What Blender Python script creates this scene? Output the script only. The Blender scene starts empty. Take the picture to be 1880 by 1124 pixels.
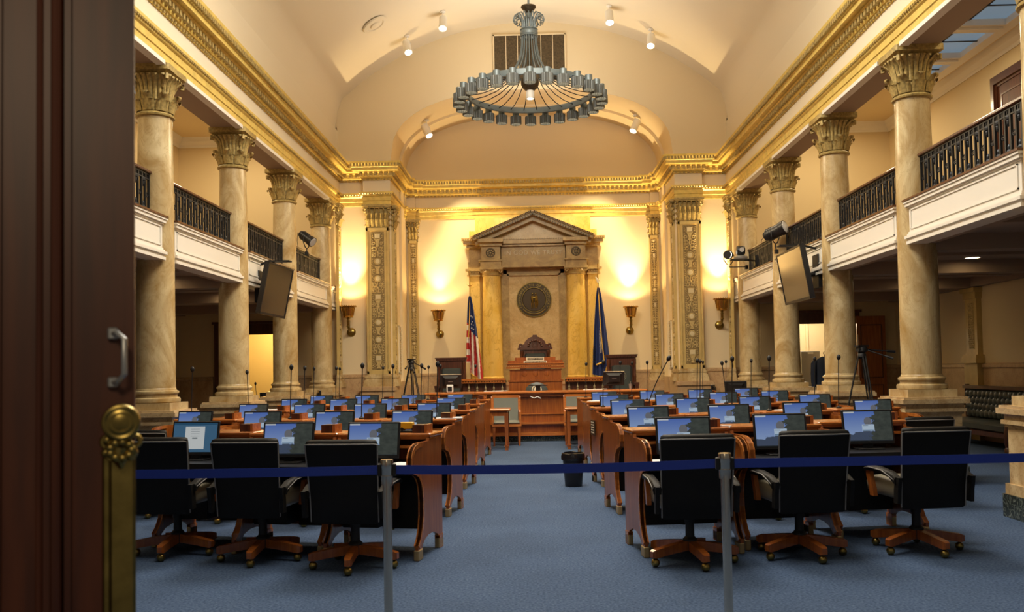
import bpy, math, random
from mathutils import Vector, Matrix
random.seed(7)
PI = math.pi
SC = bpy.context.scene
COL = SC.collection
cos, sin = math.cos, math.sin

# ------------------------------------------------------------------ helpers
class MB:
    """collects shapes and links them as ONE mesh object"""
    def __init__(self):
        self.v = []; self.f = []; self.mi = []; self.m = 0; self.uv = {}
        self.T = None
    def _add(self, vs, fs):
        b = len(self.v)
        if self.T is not None: vs = [tuple(self.T @ Vector(p)) for p in vs]
        self.v += [tuple(p) for p in vs]
        for f in fs:
            self.f.append(tuple(b + i for i in f)); self.mi.append(self.m)
        return b
    def box(self, x0, x1, y0, y1, z0, z1):
        if x0 > x1: x0, x1 = x1, x0
        if y0 > y1: y0, y1 = y1, y0
        vs = [(x0,y0,z0),(x1,y0,z0),(x1,y1,z0),(x0,y1,z0),(x0,y0,z1),(x1,y0,z1),(x1,y1,z1),(x0,y1,z1)]
        self._add(vs, [(0,3,2,1),(4,5,6,7),(0,1,5,4),(1,2,6,5),(2,3,7,6),(3,0,4,7)])
    def bbox(self, x0, x1, y0, y1, z0, z1, b=.01):
        """box with chamfered vertical and top edges"""
        if x0 > x1: x0, x1 = x1, x0
        if y0 > y1: y0, y1 = y1, y0
        def ring(i, z): 
            a, c, d, e = x0+i, x1-i, y0+i, y1-i
            return [(a+b,d,z),(c-b,d,z),(c,d+b,z),(c,e-b,z),(c-b,e,z),(a+b,e,z),(a,e-b,z),(a,d+b,z)]
        self.rings([ring(b,z0), ring(0,z0+b), ring(0,z1-b), ring(b,z1)], cap=True)
    def rings(self, rs, cap=True, closed=True):
        n = len(rs[0]); vs = [p for r in rs for p in r]; fs = []
        for i in range(len(rs)-1):
            for j in range(n if closed else n-1):
                k = (j+1) % n
                fs.append((i*n+j, i*n+k, (i+1)*n+k, (i+1)*n+j))
        if cap:
            fs.append(tuple(range(n-1,-1,-1))); fs.append(tuple((len(rs)-1)*n+j for j in range(n)))
        self._add(vs, fs)
    def lathe(self, prof, c=(0,0,0), seg=24, flute=0, fd=.0, cap=True, axis='z', a0=0, a1=2*PI):
        rs = []
        full = abs(a1-a0-2*PI) < 1e-6
        n = seg if full else seg+1
        for r, z in prof:
            ring = []
            for i in range(n):
                a = a0 + (a1-a0)*i/seg
                rr = r*(1 - (fd if (flute and i % 2) else 0))
                p = (rr*cos(a), rr*sin(a), z)
                if axis == 'x': p = (z, rr*cos(a), rr*sin(a))
                if axis == 'y': p = (rr*cos(a), z, -rr*sin(a))
                ring.append((c[0]+p[0], c[1]+p[1], c[2]+p[2]))
            rs.append(ring)
        self.rings(rs, cap=cap and full, closed=full)
    def cyl(self, p0, p1, r, r1=None, seg=10, cap=True):
        self.tube([p0, p1], [r, r if r1 is None else r1], seg, cap)
    def tube(self, pts, r, seg=8, cap=True):
        pts = [Vector(p) for p in pts]; n = len(pts)
        rad = r if isinstance(r, (list, tuple)) else [r]*n
        rs = []; up = None
        for i, p in enumerate(pts):
            t = (pts[min(i+1,n-1)] - pts[max(i-1,0)])
            if t.length < 1e-9: t = Vector((0,0,1))
            t.normalize()
            if up is None: up = Vector((0,0,1)) if abs(t.z) < .9 else Vector((1,0,0))
            s = t.cross(up)
            if s.length < 1e-6: s = t.cross(Vector((0,1,0)))
            s.normalize(); up = s.cross(t).normalized()
            rs.append([tuple(p + (s*cos(2*PI*k/seg) + up*sin(2*PI*k/seg))*rad[i]) for k in range(seg)])
        self.rings(rs, cap=cap)
    def bar(self, p0, p1, w, h, up=(0,0,1)):
        """square-section bar"""
        p0, p1 = Vector(p0), Vector(p1); t = (p1-p0).normalized(); u = Vector(up)
        s = t.cross(u)
        if s.length < 1e-6: s = t.cross(Vector((0,1,0)))
        s.normalize(); u = s.cross(t).normalized()
        rs = [[tuple(p+s*a*w/2+u*b*h/2) for a, b in ((-1,-1),(1,-1),(1,1),(-1,1))] for p in (p0, p1)]
        self.rings(rs)
    def prism(self, poly, a, b, axis='y'):
        """poly in the two other axes"""
        def P(q, t):
            if axis == 'y': return (q[0], t, q[1])
            if axis == 'x': return (t, q[0], q[1])
            return (q[0], q[1], t)
        self.rings([[P(q, a) for q in poly], [P(q, b) for q in poly]])
    def sphere(self, c, r, seg=12, ring=7, sc=(1,1,1)):
        prof = [(max(1e-4, sin(PI*i/ring))*r, -cos(PI*i/ring)*r) for i in range(ring+1)]
        rs = [[(c[0]+q*cos(2*PI*k/seg)*sc[0], c[1]+q*sin(2*PI*k/seg)*sc[1], c[2]+z*sc[2]) for k in range(seg)] for q, z in prof]
        self.rings(rs, cap=False)
    def torus(self, c, R, r, axis='z', seg=20, s2=8):
        vs = []; fs = []
        for i in range(seg):
            a = 2*PI*i/seg
            for j in range(s2):
                b = 2*PI*j/s2; q = R + r*cos(b); p = (q*cos(a), q*sin(a), r*sin(b))
                if axis == 'y': p = (p[0], p[2], p[1])
                if axis == 'x': p = (p[2], p[0], p[1])
                vs.append((c[0]+p[0], c[1]+p[1], c[2]+p[2]))
                fs.append((i*s2+j, ((i+1)%seg)*s2+j, ((i+1)%seg)*s2+(j+1)%s2, i*s2+(j+1)%s2))
        self._add(vs, fs)
    def sweep(self, path, prof, right=True, closed=False):
        """path: plan polyline; prof: (offset to the right of travel, z)"""
        n = len(path); P = [Vector(p) for p in path]; rs = []
        for i in range(n):
            d0 = (P[i]-P[i-1]).normalized() if i else (P[1]-P[0]).normalized()
            d1 = (P[i+1]-P[i]).normalized() if i < n-1 else d0
            n0 = Vector((d0.y,-d0.x)); n1 = Vector((d1.y,-d1.x))
            m = (n0+n1); m = m/ (m.dot(n0)) if m.length > 1e-6 else n0
            rs.append([(P[i].x+m.x*o, P[i].y+m.y*o, z) for o, z in prof])
        self.rings(rs, cap=True)
    def build(self, name, mats, parent=None, smooth=False, world=False, angle=None):
        me = bpy.data.meshes.new(name)
        vs = self.v
        if parent is not None and world:
            inv = WM(parent).inverted()
            vs = [tuple(inv @ Vector(p)) for p in vs]
        me.from_pydata(vs, [], self.f)
        if not isinstance(mats, (list, tuple)): mats = [mats]
        for m in mats: me.materials.append(m)
        if len(mats) > 1: me.polygons.foreach_set('material_index', self.mi)
        me.validate(); 
        import bmesh
        bm = bmesh.new(); bm.from_mesh(me); bmesh.ops.recalc_face_normals(bm, faces=bm.faces); bm.to_mesh(me); bm.free()
        if smooth:
            me.polygons.foreach_set('use_smooth', [True]*len(me.polygons))
            try: me.set_sharp_from_angle(angle=math.radians(angle or 38))
            except Exception: pass
        me.update()
        o = bpy.data.objects.new(name, me); COL.objects.link(o)
        if parent is not None: o.parent = parent
        return o

def WM(o):
    M = Matrix.LocRotScale(o.location, o.rotation_euler, o.scale)
    return (WM(o.parent) @ M) if o.parent else M
def tag(o, label=None, cat=None, group=None, kind=None):
    if label: o['label'] = label
    if cat: o['category'] = cat
    if group: o['group'] = group
    if kind: o['kind'] = kind
    return o
def thing(name, label, cat, loc=(0,0,0), rz=0, group=None):
    o = bpy.data.objects.new(name, None); COL.objects.link(o)
    o.location = loc; o.rotation_euler = (0,0,rz); o.empty_display_size = .1
    return tag(o, label, cat, group)
def struct(name, mb, m, smooth=False):
    o = mb.build(name, m, None, smooth); o['kind'] = 'structure'; return o
def copy_tree(o, parent=None):
    c = o.copy(); COL.objects.link(c)
    if parent is not None: c.parent = parent
    for ch in list(o.children): copy_tree(ch, c)
    return c
def dup(proto, used, loc, rz, label, group=None):
    """first call moves the prototype itself, later ones copy it"""
    o = proto if not used[0] else copy_tree(proto)
    used[0] = True
    o.location = loc; o.rotation_euler = (0,0,rz); o['label'] = label
    if group: o['group'] = group
    return o
def text_mb(s, size, depth, spacing=1.0):
    cu = bpy.data.curves.new('lettering', 'FONT'); cu.body = s; cu.size = size; cu.extrude = depth
    cu.align_x = 'CENTER'; cu.align_y = 'CENTER'; cu.space_character = spacing; cu.resolution_u = 3
    ob = bpy.data.objects.new('lettering', cu); COL.objects.link(ob)
    bpy.context.view_layer.update()
    me = bpy.data.meshes.new_from_object(ob)
    vs = [tuple(v.co) for v in me.vertices]; fs = [tuple(p.vertices) for p in me.polygons]
    bpy.data.objects.remove(ob); bpy.data.curves.remove(cu); bpy.data.meshes.remove(me)
    return vs, fs

# ------------------------------------------------------------------ materials
def new_mat(name):
    m = bpy.data.materials.new(name); m.use_nodes = True
    nt = m.node_tree; b = nt.nodes['Principled BSDF']; return m, nt, b
def plain(name, col, rough=.5, metal=0, bump=0, bscale=60, coat=0, spec=None, var=0, vscale=3):
    m, nt, b = new_mat(name); N = nt.nodes; L = nt.links
    b.inputs['Base Color'].default_value = (*col, 1); b.inputs['Roughness'].default_value = rough
    b.inputs['Metallic'].default_value = metal
    if coat: b.inputs['Coat Weight'].default_value = coat; b.inputs['Coat Roughness'].default_value = .15
    if spec is not None: b.inputs['Specular IOR Level'].default_value = spec
    geo = N.new('ShaderNodeNewGeometry')
    if var:
        n = N.new('ShaderNodeTexNoise'); n.inputs['Scale'].default_value = vscale; n.inputs['Detail'].default_value = 5
        L.new(geo.outputs['Position'], n.inputs['Vector'])
        r = N.new('ShaderNodeValToRGB'); r.color_ramp.elements[0].position = .3; r.color_ramp.elements[1].position = .7
        r.color_ramp.elements[0].color = (*[c*(1-var) for c in col], 1); r.color_ramp.elements[1].color = (*[min(1,c*(1+var)) for c in col], 1)
        L.new(n.outputs['Fac'], r.inputs['Fac']); L.new(r.outputs['Color'], b.inputs['Base Color'])
    if bump:
        n = N.new('ShaderNodeTexNoise'); n.inputs['Scale'].default_value = bscale; n.inputs['Detail'].default_value = 4
        L.new(geo.outputs['Position'], n.inputs['Vector'])
        bp = N.new('ShaderNodeBump'); bp.inputs['Strength'].default_value = bump; bp.inputs['Distance'].default_value = .01
        L.new(n.outputs['Fac'], bp.inputs['Height']); L.new(bp.outputs['Normal'], b.inputs['Normal'])
    return m
def emis(name, col, s):
    m, nt, b = new_mat(name)
    b.inputs['Base Color'].default_value = (*[min(1,c) for c in col], 1)
    b.inputs['Emission Color'].default_value = (*col, 1); b.inputs['Emission Strength'].default_value = s
    return m
def marble(name, c1, c2, c3, scale=1.2, rough=.22, stretch=(1,1,1), vein=.5):
    m, nt, b = new_mat(name); N = nt.nodes; L = nt.links
    geo = N.new('ShaderNodeNewGeometry'); mp = N.new('ShaderNodeMapping'); mp.inputs['Scale'].default_value = stretch
    L.new(geo.outputs['Position'], mp.inputs['Vector'])
    n = N.new('ShaderNodeTexNoise'); n.inputs['Scale'].default_value = scale; n.inputs['Detail'].default_value = 9
    n.inputs['Roughness'].default_value = .62; n.inputs['Distortion'].default_value = 1.6
    L.new(mp.outputs['Vector'], n.inputs['Vector'])
    r = N.new('ShaderNodeValToRGB'); e = r.color_ramp.elements
    e[0].position = .32; e[0].color = (*c2, 1); e[1].position = .66; e[1].color = (*c1, 1)
    L.new(n.outputs['Fac'], r.inputs['Fac'])
    n2 = N.new('ShaderNodeTexNoise'); n2.inputs['Scale'].default_value = scale*2.3; n2.inputs['Detail'].default_value = 8
    n2.inputs['Distortion'].default_value = 2.6; L.new(mp.outputs['Vector'], n2.inputs['Vector'])
    r2 = N.new('ShaderNodeValToRGB'); e = r2.color_ramp.elements
    e[0].position = .475; e[0].color = (0,0,0,1); e[1].position = .5; e[1].color = (1,1,1,1)
    q = r2.color_ramp.elements.new(.53); q.color = (0,0,0,1)
    L.new(n2.outputs['Fac'], r2.inputs['Fac'])
    ml = N.new('ShaderNodeMath'); ml.operation = 'MULTIPLY'; ml.inputs[1].default_value = vein
    L.new(r2.outputs['Color'], ml.inputs[0])
    mx = N.new('ShaderNodeMix'); mx.data_type = 'RGBA'; mx.inputs['B'].default_value = (*c3, 1)
    L.new(ml.outputs[0], mx.inputs['Factor']); L.new(r.outputs['Color'], mx.inputs['A'])
    L.new(mx.outputs['Result'], b.inputs['Base Color']); b.inputs['Roughness'].default_value = rough
    return m
def wood(name, c1, c2, rough=.28, stretch=(14,14,1.2), coat=.3):
    m, nt, b = new_mat(name); N = nt.nodes; L = nt.links
    tc = N.new('ShaderNodeTexCoord'); mp = N.new('ShaderNodeMapping'); mp.inputs['Scale'].default_value = stretch
    L.new(tc.outputs['Object'], mp.inputs['Vector'])
    n = N.new('ShaderNodeTexNoise'); n.inputs['Scale'].default_value = 2.2; n.inputs['Detail'].default_value = 7; n.inputs['Distortion'].default_value = .6
    L.new(mp.outputs['Vector'], n.inputs['Vector'])
    r = N.new('ShaderNodeValToRGB'); e = r.color_ramp.elements
    e[0].position = .3; e[0].color = (*c2, 1); e[1].position = .7; e[1].color = (*c1, 1)
    L.new(n.outputs['Fac'], r.inputs['Fac']); L.new(r.outputs['Color'], b.inputs['Base Color'])
    b.inputs['Roughness'].default_value = rough; b.inputs['Coat Weight'].default_value = coat; b.inputs['Coat Roughness'].default_value = .12
    return m

M = {}
M['wall'] = plain('cream_plaster', (.77,.63,.40), .75, bump=.06, bscale=40)
M['ceil'] = plain('ceiling_plaster', (.75,.65,.475), .8)
M['gwall'] = plain('gallery_plaster', (.72,.58,.34), .75)
M['white'] = plain('white_paint', (.80,.76,.68), .45)
M['gold'] = plain('gold_paint', (.72,.52,.13), .40, metal=.12, var=.15, vscale=9)
M['goldd'] = plain('antique_gold', (.40,.29,.10), .45, metal=.2, var=.35, vscale=30)
M['pil'] = plain('pilaster_paint', (.58,.42,.15), .45, var=.1, vscale=6)
M['relief'] = plain('relief_plaster', (.50,.37,.15), .5, var=.3, vscale=40)
M['pmedal'] = plain('pilaster_medallion', (.66,.55,.32), .5)
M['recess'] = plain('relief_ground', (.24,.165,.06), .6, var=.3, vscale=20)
M['medal'] = plain('pale_medallion', (.80,.72,.54), .45)
M['beam'] = plain('shaded_soffit', (.34,.25,.18), .7)  # unlit white soffit: the shade is mixed into this brown
M['marble'] = marble('column_marble', (.66,.53,.30), (.38,.24,.085), (.30,.18,.06), 2.0, .26, (1,1,.55), .30)
M['marble2'] = marble('pedestal_marble', (.66,.50,.28), (.42,.27,.12), (.26,.15,.06), 2.2)
M['amber'] = marble('amber_marble', (.82,.58,.18), (.68,.42,.07), (.44,.25,.04), 1.3, .2, (1,1,.45))
M['niche'] = marble('aedicule_marble', (.56,.40,.15), (.34,.22,.07), (.26,.15,.06), 2.6, .3)
M['panelm'] = marble('panel_marble', (.76,.59,.29), (.58,.38,.14), (.42,.28,.12), 1.7, .25)
M['wains'] = marble('wainscot_marble', (.58,.40,.22), (.42,.26,.13), (.28,.16,.08), 1.6, .3)
M['dmarble'] = marble('dark_marble', (.035,.045,.04), (.02,.025,.02), (.35,.38,.33), 3.0, .2)
M['cherry'] = wood('cherry_wood', (.38,.112,.019), (.215,.052,.009))
M['cherryt'] = wood('cherry_top', (.52,.175,.034), (.33,.09,.018), .22, (1.5,12,12))
M['dwood'] = wood('dark_carved_wood', (.115,.035,.014), (.05,.014,.006), .35)
M['doorw'] = wood('door_wood', (.105,.024,.005), (.045,.009,.002), .45, (9,9,.7), 0)
M['leather'] = plain('black_leather', (.009,.008,.007), .55, bump=.12, bscale=220, spec=.22)
M['seatl'] = plain('seat_leather_sheen', (.26,.23,.165), .32, bump=.12, bscale=220)  # black leather; reflected ceiling light is put into this paler colour
M['piping'] = plain('chair_piping', (.22,.21,.20), .4)
M['cleather'] = plain('sheen_grey_leather', (.17,.18,.155), .28, bump=.1, bscale=160)  # grey raised to carry the leather's reflections in the base colour
M['gleather'] = plain('green_grey_leather', (.055,.065,.06), .35, bump=.1, bscale=160)
M['black'] = plain('black_plastic', (.010,.010,.012), .38)
M['blackm'] = plain('matt_black', (.006,.006,.007), .6)
M['iron'] = plain('black_iron', (.014,.016,.020), .42, metal=.4)
M['brass'] = plain('brass', (.62,.40,.12), .25, metal=1, var=.15, vscale=20)
M['oldbrass'] = plain('aged_brass', (.33,.24,.07), .30, metal=1, var=.25, vscale=25)
M['bronze'] = plain('dark_bronze', (.10,.075,.045), .42, metal=.7, var=.3, vscale=30)
M['chrome'] = plain('brushed_steel', (.66,.60,.50), .24, metal=1)
M['grey'] = plain('chandelier_grey', (.17,.20,.20), .42, metal=.3)
M['greyd'] = plain('chandelier_flutes', (.12,.125,.115), .5, metal=.3)
M['belt'] = plain('blue_belt', (.018,.055,.42), .6, bump=.25, bscale=300)
M['paper'] = plain('white_paper', (.8,.8,.78), .7)
M['yellow'] = plain('yellow_enamel', (.75,.42,.02), .35)
M['silver'] = plain('grey_metal', (.42,.42,.42), .35, metal=.7)
M['greypl'] = plain('grey_plastic', (.22,.22,.22), .5)
M['navy'] = plain('navy_cloth', (.012,.02,.045), .8, bump=.2, bscale=200)
M['red'] = plain('red_cloth', (.42,.02,.02), .7)
M['louv'] = plain('cream_louver', (.72,.66,.52), .5)
M['glassy'] = plain('clear_plastic', (.5,.5,.5), .1, spec=.8)
M['bag'] = plain('black_bin_liner', (.012,.012,.014), .18, bump=.5, bscale=30)
M['fringe'] = plain('gold_fringe', (.70,.42,.05), .6, bump=.3, bscale=120)
M['lampw'] = emis('warm_lamp', (1,.84,.55), 45)
M['lampc'] = emis('chandelier_lamp', (1,.84,.6), 7)
M['lampd'] = emis('downlight_lamp', (1,.74,.40), 22)
M['spotw'] = emis('spotlight_lens', (1,.90,.72), 14)
M['bowl'] = emis('sconce_glow', (1,.72,.32), 12)
M['sky'] = emis('skylight_glass', (.10,.15,.20), .9)

def carpet():
    m, nt, b = new_mat('blue_carpet'); N = nt.nodes; L = nt.links
    geo = N.new('ShaderNodeNewGeometry')
    n = N.new('ShaderNodeTexNoise'); n.inputs['Scale'].default_value = 55; n.inputs['Detail'].default_value = 5
    n2 = N.new('ShaderNodeTexNoise'); n2.inputs['Scale'].default_value = 1.1; n2.inputs['Detail'].default_value = 5
    for q in (n, n2): L.new(geo.outputs['Position'], q.inputs['Vector'])
    r = N.new('ShaderNodeValToRGB'); e = r.color_ramp.elements
    e[0].position = .3; e[0].color = (.030,.054,.112,1); e[1].position = .7; e[1].color = (.092,.135,.220,1)
    L.new(n.outputs['Fac'], r.inputs['Fac'])
    r2 = N.new('ShaderNodeValToRGB'); e = r2.color_ramp.elements
    e[0].position = .35; e[0].color = (.90,.90,.90,1); e[1].position = .65; e[1].color = (1.08,1.08,1.08,1)
    L.new(n2.outputs['Fac'], r2.inputs['Fac'])
    mx = N.new('ShaderNodeMix'); mx.data_type = 'RGBA'; mx.blend_type = 'MULTIPLY'; mx.inputs['Factor'].default_value = 1
    L.new(r.outputs['Color'], mx.inputs['A']); L.new(r2.outputs['Color'], mx.inputs['B'])
    L.new(mx.outputs['Result'], b.inputs['Base Color']); b.inputs['Roughness'].default_value = .95
    b.inputs['Specular IOR Level'].default_value = .1
    bp = N.new('ShaderNodeBump'); bp.inputs['Strength'].default_value = .5; bp.inputs['Distance'].default_value = .004
    L.new(n.outputs['Fac'], bp.inputs['Height']); L.new(bp.outputs['Normal'], b.inputs['Normal'])
    return m
M['carpet'] = carpet()

def screen_mat(kind):
    """what the desk screens display, drawn over the screen's own UVs"""
    m, nt, b = new_mat('screen_' + kind); N = nt.nodes; L = nt.links
    uv = N.new('ShaderNodeUVMap'); uv.uv_map = 'UVMap'
    sp = N.new('ShaderNodeSeparateXYZ'); L.new(uv.outputs['UV'], sp.inputs[0])
    def mth(op, a, c=None):
        q = N.new('ShaderNodeMath'); q.operation = op
        for i, s in enumerate((a, c)):
            if s is None: continue
            if isinstance(s, (int, float)): q.inputs[i].default_value = s
            else: L.new(s, q.inputs[i])
        return q.outputs[0]
    u, v = sp.outputs[0], sp.outputs[1]
    def rect(u0, u1, v0, v1):
        return mth('MULTIPLY', mth('MULTIPLY', mth('GREATER_THAN', u, u0), mth('LESS_THAN', u, u1)),
                   mth('MULTIPLY', mth('GREATER_THAN', v, v0), mth('LESS_THAN', v, v1)))
    def mix(f, A, B):
        q = N.new('ShaderNodeMix'); q.data_type = 'RGBA'
        L.new(f, q.inputs['Factor'])
        for nm, s in (('A', A), ('B', B)):
            if isinstance(s, tuple): q.inputs[nm].default_value = (*s, 1)
            else: L.new(s, q.inputs[nm])
        return q.outputs['Result']
    noi = N.new('ShaderNodeTexNoise'); noi.inputs['Scale'].default_value = 7; noi.inputs['Detail'].default_value = 6
    L.new(uv.outputs['UV'], noi.inputs['Vector'])
    nz = noi.outputs['Fac']
    if kind == 'document':
        c = mix(rect(.0,.99,.93,1.), (.06,.17,.30), (.02,.10,.20))
        c = mix(rect(.27,.72,.10,.88), c, (.80,.84,.84))
        for y0 in (.78,.70,.62,.54):
            c = mix(rect(.40,.60,y0,y0+.015), c, (.35,.40,.42))
        c = mix(rect(.44,.56,.45,.50), c, (.25,.28,.30))
    else:
        sky = mix(mth('MULTIPLY', v, .9), (.42,.58,.88), (.07,.17,.62))
        # dark rock and trees filling the right side and a low ridge on the left
        edge = mth('ADD', mth('MULTIPLY', u, 1.7), mth('MULTIPLY', mth('SUBTRACT', nz, .5), .9))
        f1 = mth('GREATER_THAN', mth('SUBTRACT', edge, mth('MULTIPLY', v, .12)), .92)
        ridge = mth('LESS_THAN', v, mth('ADD', .10, mth('MULTIPLY', nz, mth('ADD', .25, mth('MULTIPLY', u, .6)))))
        dark = mix(nz, (.015,.022,.022), (.10,.12,.10))
        c = mix(ridge, sky, (.07,.10,.17)); c = mix(f1, c, dark)
        dx = mth('SUBTRACT', u, .50); dy = mth('SUBTRACT', v, .66)
        d2 = mth('ADD', mth('MULTIPLY', mth('MULTIPLY', dx, dx), 3.2), mth('MULTIPLY', dy, dy))
        c = mix(mth('LESS_THAN', d2, .022), c, (.20,.21,.24))
        if kind == 'login':
            c = mix(rect(.37,.63,.34,.56), c, (.62,.78,.95))
            c = mix(rect(.38,.61,.35,.38), c, (.10,.22,.40))
            c = mix(rect(.39,.50,.51,.53), c, (.25,.35,.5))
        c = mix(rect(.0,.22,.95,1.), c, (.75,.80,.85))
        c = mix(rect(.0,1.,0,.025), c, (.02,.03,.04))
    L.new(c, b.inputs['Emission Color']); b.inputs['Emission Strength'].default_value = .42
    b.inputs['Base Color'].default_value = (.01,.01,.012,1); b.inputs['Roughness'].default_value = .12
    return m
M['scr_login'] = screen_mat('login'); M['scr_idle'] = screen_mat('wallpaper'); M['scr_doc'] = screen_mat('document')
M['tv'] = plain('dark_screen_glass', (.02,.02,.02), .16, spec=1.0, coat=.6)

# ------------------------------------------------------------------ dimensions (metres, Y away from the doorway)
XC = 4.87; CD = [8.45, 11.45, 14.45, 17.45, 20.45]; WY = 21.3; AX = 3.38; AY = 23.4; Y0 = 3.2; XW = 8.5
ZA0, ZF0, ZC0, ZC1 = 5.47, 5.76, 6.05, 6.46
def vault(x):
    return math.sqrt(6.69**2 - x*x) + 3.15
def top_prof():
    p = [(4.70,6.40),(4.70,7.10),(4.685,7.45),(4.63,7.80),(4.53,8.08)]
    c = [(x, vault(x)) for x in [4.45 - 4.45*i/14 for i in range(15)]]
    p += c
    return [(-a,z) for a,z in p] + [(a,z) for a,z in reversed(p[:-1])]
def arch_z(x, w=AX, z0=6.55, h=1.66, n=2.5):
    u = min(1, abs(x)/w); return z0 + h*(1-u**n)**(1/n)

# floor, ceilings
m = MB(); m.box(-XW-.2, XW+.2, -1.0, 24.9, -.2, 0); struct('floor', m, M['carpet'])
m = MB(); pr = top_prof(); pr2 = [(x*1.02, z+.12) for x, z in pr]
m.rings([[(x,y,z) for x,z in pr] + [(x,y,z) for x,z in reversed(pr2)] for y in (Y0, WY+.02)]); o = struct('ceiling', m, M['ceil'], True)
for p in o.data.polygons: p.use_smooth = True
# end wall with the alcove opening
m = MB(); xs = sorted(set([-4.7,4.7]+[round(-4.7+.0+9.4*i/94,4) for i in range(95)]+[-AX,AX]))
def ztop(x):
    if abs(x) < 4.53: return vault(x)
    return 8.08 if abs(x) < 4.6 else 7.6
tp = top_prof()
def zt(x):
    if abs(x) <= 4.45: return vault(x)
    t = (abs(x)-4.45)/.25; return vault(4.45)*(1-t) + 7.1*t
cols_ = []
for a, b in zip(xs[:-1], xs[1:]):
    ins = abs((a+b)/2) < AX
    za = arch_z(a) if ins else 0; zb = arch_z(b) if ins else 0
    m._add([(a,WY,za),(b,WY,zb),(b,WY,10.2),(a,WY,10.2)], [(0,1,2,3)])
struct('wall_back', m, M['wall'])
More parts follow.
